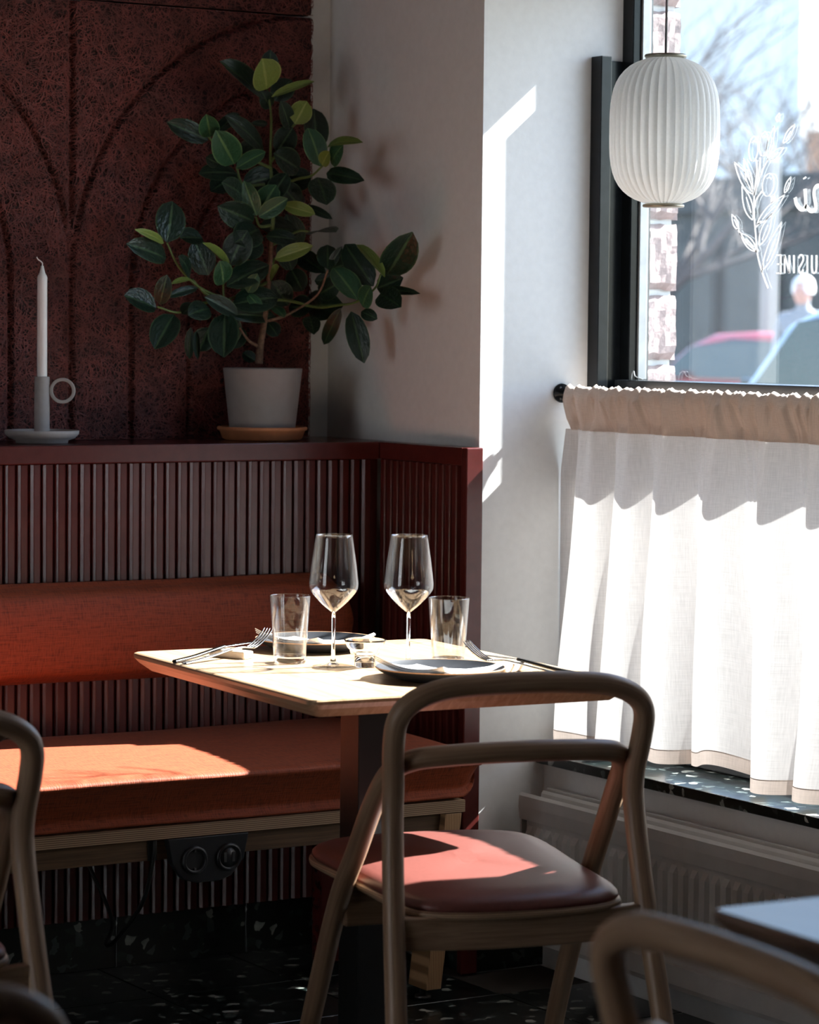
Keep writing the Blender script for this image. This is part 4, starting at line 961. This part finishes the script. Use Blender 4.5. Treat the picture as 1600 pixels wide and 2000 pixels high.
px_, py_ = 2.912, 5.382
sa = thing('plant_saucer', 'orange terracotta saucer under the grey plant pot', 'saucer', (px_, py_, LZ))
MB().lathe([(0, .0005), (.078, .0005), (.084, .004), (.0905, .020), (.0945, .0215), (.0955, .026), (.0935, .0285), (.0885, .0285), (.0850, .022), (.080, .0085), (0, .0075)], n=48).build('dish', M['terracotta'], sa, fix=True)
pl = thing('potted_plant', 'green rubber plant with broad leaves in a grey pot on the ledge', 'plant', (px_, py_, LZ + .009)); O = pl.location
MB().lathe([(0, 0), (.0660, 0), (.0680, .003), (.0832, .138), (.0838, .1415), (.0820, .1425), (.0790, .1415), (.0775, .125), (0, .1235)], n=48).build('pot', M['pot'], pl, fix=True)
MB().lathe([(0, .131), (.04, .130), (.077, .127)], n=24).build('soil', M['soil'], pl)
for bi, b in enumerate(BRANCHES):
    pts = spline(b, 5); n = len(pts)
    if bi == 0:
        rad = [.0022 + .0065 * (i / n) ** 1.6 for i in range(n)]; cut = int(n * .50)
        MB(O).tube(pts[:cut + 1], rad[:cut + 1], 9).build('green_stem', M['stem'], pl)
        MB(O).tube(pts[cut:], rad[cut:], 9).build('trunk', M['bark'], pl)
    else:
        rad = [.0036 - .0016 * i / n for i in range(n)]
        MB(O).tube(pts, rad, 8).build('branch', M['stem'] if bi not in (11, 12) else M['bark'], pl)
def leaf_mesh(name, mat, curl, fold_):
    nu, nv = 9, 7; P = []; UV = []
    for i in range(nu):
        u = i / (nu - 1); wd = .5 * (math.sin(math.pi * min(1, u ** 0.82 * .97 + .015)) ** .62) * (.72 + .28 * u) * 1.06
        if i == 0: wd = .02
        if i == nu - 1: wd = .015
        row = []; ru = []
        for j in range(nv):
            s = -1 + 2 * j / (nv - 1)
            z = curl * (u - .5) ** 2 * -1 + fold_ * abs(s) * (wd / .5) - .05 * abs(s) ** 3 * (wd / .5)
            row.append((u, s * wd, z)); ru.append((u, .5 + .5 * s * min(1, wd / .5 + .02)))
        P.append(row); UV.append([(a, .5 + .5 * (-1 + 2 * j / (nv - 1))) for j, (a, _) in enumerate(ru)])
    me = MB().grid(P, UV).mesh(name); me.materials.append(mat); return me
LM = {}
for k in 'dmy':
    LM[k] = [leaf_mesh('leaf', M['leaf_' + k], c, f) for c, f in ((.25, .18), (.45, .10), (.1, .26))]
rl = random.Random(5)
for (bx, by, bz, tx, ty, tz, w, k) in LEAVES:
    b = Vector((bx, by, bz)); t = Vector((tx, ty, tz)); d = (t - b) * 1.17; L = d.length; w *= 1.55
    nrm = Vector((-.45 + rl.uniform(-.35, .35), -.85, .30 + rl.uniform(-.35, .35)))
    X = d.normalized(); Z = (nrm - X * nrm.dot(X)).normalized(); Yv = Z.cross(X)
    o = bpy.data.objects.new('leaf', LM[k][rl.randrange(3)]); link(o); o.parent = pl
    mat = Matrix((X, Yv, Z)).transposed().to_4x4() @ Matrix.Diagonal((L, w, L * .55, 1))
    mat.translation = b - O
    o.matrix_basis = mat

# ================================================================== STREET OUTSIDE
M['asphalt'] = plain('asphalt', (.16, .16, .165), .9, var=.15, scale=20, bmp=.3)
M['red_car'] = plain('red_car_paint', (.55, .02, .035), .3, var=.02, **{'Coat Weight': 1.0})
M['grey_car'] = plain('silver_car_paint', (.34, .39, .43), .3, .3, var=.02, **{'Coat Weight': 1.0})
M['car_glass'] = plain('car_glass', (.03, .045, .05), .05, var=.1)
M['tyre'] = plain('tyre', (.02, .02, .02), .8)
M['dark_shop'] = plain('dark_shopfront', (.022, .030, .036), .6, var=.2, scale=3)
M['shop_glass'] = plain('shop_glass', (.022, .03, .036), .5, var=.3, scale=2)
M['pale_wall'] = plain('pale_facade', (.80, .80, .80), .8, var=.08, scale=2)
M['brick_wall'] = plain('orange_facade', (.55, .30, .19), .85, var=.12, scale=2)
M['post'] = plain('pale_post', (.15, .17, .18), .6)
M['tree_bark'] = plain('street_tree_bark', (.12, .105, .10), .9, var=.3, scale=20)
M['skin'] = plain('skin', (.62, .36, .29), .6)
M['hair'] = plain('white_hair', (.82, .81, .79), .7)
M['coat'] = plain('grey_coat', (.32, .33, .35), .85)
struct('ground', MB().box((3.64, -40, -.30), (120, 120, -.15)), M['asphalt'], 'grey asphalt street outside the window', 'street')

def car(label, x, y, deg, paint, Hh=1.5, Lh=2.1):
    t = thing('car', label, 'car', (x, y, -.15), math.radians(deg), 'parked cars')
    def ring(yy, hw, z0, z1, n=5):
        r = min(.12, hw * .3); out = []
        for cx, cz, a0 in ((hw - r, z1 - r, 0), (-hw + r, z1 - r, 90), (-hw + r * .6, z0 + r * .6, 180), (hw - r * .6, z0 + r * .6, 270)):
            q = r if a0 < 180 else r * .6
            for k in range(n): a = math.radians(a0 + 90 * k / (n - 1)); out.append((cx + q * math.cos(a), yy, cz + q * math.sin(a)))
        return out
    st = [(-Lh, .62, .38, .62), (-Lh + .06, .80, .28, .78), (-Lh + .3, .87, .22, .92), (-1.1, .90, .20, .97), (0, .90, .20, .96), (1.0, .90, .20, .95), (1.5, .88, .22, .90), (Lh - .15, .82, .26, .80), (Lh - .02, .66, .34, .62)]
    loft(MB(), [ring(*s) for s in st]).build('body', paint, t)
    cab = [(-Lh + .22, .70, .86, .95), (-Lh + .50, .72, .88, 1.28), (-Lh + .85, .69, .9, Hh - .03), (-.6, .67, .9, Hh), (.1, .66, .9, Hh - .02), (.55, .68, .9, Hh - .16), (1.12, .72, .9, .98)]
    loft(MB(), [ring(*s) for s in cab]).build('cabin', paint, t)
    for s in (-1, 1):
        MB().add([(s * .735, -Lh + .55, .99), (s * .735, .95, .99), (s * .69, .42, Hh - .17), (s * .67, -.3, Hh - .08), (s * .68, -Lh + .95, Hh - .10)] + [(s * .60, -Lh + .55, .99), (s * .60, .95, .99), (s * .60, .42, Hh - .17), (s * .60, -.3, Hh - .08), (s * .60, -Lh + .95, Hh - .10)],
                 [(0, 1, 2, 3, 4), (5, 9, 8, 7, 6), (0, 5, 6, 1), (1, 6, 7, 2), (2, 7, 8, 3), (3, 8, 9, 4), (4, 9, 5, 0)]).build('side_window', M['car_glass'], t, fix=True)
        for yy in (-1.3, 1.3):
            m = MB(); m.lathe([(0, -.10), (.30, -.10), (.325, -.06), (.325, .06), (.30, .10), (.2, .105), (0, .09)], n=24)
            m.v = [(p[2] * s + s * .82, p[0] + yy, p[1] + .325) for p in m.v]
            m.build('wheel', M['tyre'], t, fix=True)
    MB().box((-.60, -Lh + .23, 1.0), (.60, -Lh + .62, 1.28)).build('rear_window', M['car_glass'], t, .02)
    MB().box((-.62, .50, 1.0), (.62, 1.02, 1.22)).build('windscreen', M['car_glass'], t, .02)
    for s in (-1, 1): MB().box((s * .93 - .06, .62, .98), (s * .93 + .06, .74, 1.10)).build('mirror', paint, t, .02)
    return t
car('blurred red car parked beyond the grey car outside the window', 20.0, 25.35, 0, M['red_car'], 1.50)
car('blurred silver grey car nearest the window in the street', 10.6, 11.85, 0, M['grey_car'], 1.70)

sh = thing('shop_building', 'dark low shopfront across the street behind the cars', 'building', (26, 34, -.15)); O = sh.location
MB(O).box((26, 14, -.15), (32, 60, 3.55)).build('wall', M['dark_shop'], sh)
MB(O).box((25.85, 14, 3.1), (26.0, 60, 3.6)).build('fascia', M['dark_shop'], sh, .02)
for k in range(10):
    y = 27 + k * 1.4
    f = MB(O).box((25.93, y, .3), (26.0, y + 1.15, 2.75)).build('window', M['dark_shop'], sh)
    MB(O).box((25.90, y + .08, .4), (25.935, y + 1.07, 2.65)).build('window_pane', M['shop_glass'], f)
ap = thing('apartment_building', 'pale apartment block far behind the bare trees', 'building', (62, 74, -.15)); O = ap.location
MB(O).box((60, 74.4, -.15), (70, 110, 15.0)).build('wall', M['pale_wall'], ap)
MB(O).box((60, 50, -.15), (70, 73.3, 13.0)).build('wing', M['pale_wall'], ap)
MB(O).box((57, 52, -.15), (60, 70.3, 7.6)).build('extension', M['brick_wall'], ap)
for i in range(9):
    for j in range(2):
        for base, nm in ((75.0, 'window'),):
            y = base + i * 2.05; z = 2.0 + j * 2.7
            f = MB(O).box((59.93, y, z), (60.0, y + 1.1, z + 1.5)).build(nm, M['post'], ap)
            MB(O).box((59.88, y + .08, z + .08), (59.94, y + 1.02, z + 1.42)).build('window_pane', M['shop_glass'], f)
po = thing('street_post', 'pale square post standing in front of the dark shopfront', 'post', (21.8, 27.55, -.15)); O = po.location
MB(O).box((21.72, 27.47, -.15), (21.88, 27.63, 3.4)).build('shaft', M['post'], po, .01)
MB(O).box((21.62, 27.37, -.15), (21.98, 27.73, .05)).build('base', M['post'], po, .01)
def bare_tree(label, x, y, h, seed):
    t = thing('bare_tree', label, 'tree', (x, y, -.15), group='bare street trees'); r = random.Random(seed)
    tr = MB(); brs = MB()
    def grow(p, d, L, rad, lev):
        pts = [p]; q = Vector(p); dd = Vector(d)
        for k in range(5):
            dd = (dd + Vector((r.uniform(-.16, .16), r.uniform(-.16, .16), r.uniform(-.05, .12)))).normalized(); q = q + dd * L / 5; pts.append(q.copy())
        (tr if lev == 0 else brs).tube(pts, [rad * (1 - .45 * i / 5) for i in range(6)], 7 if lev < 2 else 4, caps=False)
        if lev < 5:
            for k in range(3 if lev else 5):
                f = r.randint(2, 5); a = r.uniform(0, 6.28); nd = (dd + Vector((math.cos(a), math.sin(a), r.uniform(-.3, .5))) * .85).normalized()
                grow(pts[f], nd, L * r.uniform(.6, .8), rad * .52, lev + 1)
    grow(Vector((0, 0, 0)), Vector((0, 0, 1)), h * .38, .16, 0)
    tr.build('trunk', M['tree_bark'], t); brs.build('branches', M['tree_bark'], t)
    return t
bare_tree('bare street tree just right of the lamp, behind the shopfront', 34.5, 44.8, 8.5, 3)
bare_tree('bare street tree near the right edge, behind the shopfront', 43.5, 54.3, 9.5, 11)
bare_tree('bare street tree above the dark shopfront, between the other two', 23.0, 31.6, 7.5, 21)

struct('pavement', MB().box((14.4, 0, -.15), (17.2, 60, .05)), M['asphalt'], 'raised grey pavement strip between the street lanes', 'pavement')
def person(label, x, y, deg):
    t = thing('person', label, 'person', (x, y, .05), math.radians(deg))
    me = bpy.data.meshes.new('body'); bm = bmesh.new()
    J = {'pel': (0, 0, .95, .15), 'waist': (0, 0, 1.12, .14), 'chest': (0, .01, 1.32, .165), 'neck0': (0, 0, 1.47, .07), 'neck': (0, .01, 1.53, .055), 'head': (0, .02, 1.62, .085), 'top': (0, .015, 1.72, .075),
         'shL': (-.18, 0, 1.41, .07), 'elL': (-.25, -.02, 1.14, .05), 'wrL': (-.24, .08, .92, .036), 'haL': (-.235, .12, .84, .04), 'shR': (.18, 0, 1.41, .07), 'elR': (.25, -.02, 1.14, .05), 'wrR': (.24, .08, .92, .036), 'haR': (.235, .12, .84, .04),
         'hipL': (-.10, 0, .86, .10), 'knL': (-.11, .05, .48, .065), 'anL': (-.11, -.02, .09, .045), 'toL': (-.12, .12, .045, .04), 'hipR': (.10, 0, .86, .10), 'knR': (.11, -.03, .48, .065), 'anR': (.11, -.12, .09, .045), 'toR': (.12, .02, .045, .04)}
    vs_ = {k: bm.verts.new(v[:3]) for k, v in J.items()}
    for c in ('pel waist chest neck0 neck head top', 'chest shL elL wrL haL', 'chest shR elR wrR haR', 'pel hipL knL anL toL', 'pel hipR knR anR toR'):
        c = c.split()
        for a, b in zip(c[:-1], c[1:]): bm.edges.new((vs_[a], vs_[b]))
    bm.verts.index_update(); order = list(J.keys()); bm.to_mesh(me); bm.free()
    o = mesh_obj('body', me, M['coat'], t)
    sk = o.modifiers.new('skin', 'SKIN'); ss = o.modifiers.new('sub', 'SUBSURF'); ss.levels = 2; ss.render_levels = 2
    for i, k in enumerate(order): me.skin_vertices[0].data[i].radius = (J[k][3], J[k][3] * .85)
    me.skin_vertices[0].data[0].use_root = True
    # face and hair
    MB().lathe([(0, -.115), (.045, -.105), (.068, -.06), (.078, 0), (.074, .06), (.05, .1), (0, .115)], (0, .028, 1.635), 20).build('face', M['skin'], t)
    MB().lathe([(.094, -.03), (.099, .02), (.088, .075), (.055, .115), (0, .13)], (0, .004, 1.645), 20).build('hair', M['hair'], t)
    MB().tube([(0, .10, 1.645), (0, .125, 1.615), (0, .10, 1.605)], .012, 6).build('nose', M['skin'], t)
    return t
person('blurred person with white hair walking behind the silver car', 15.6, 19.25, 120)
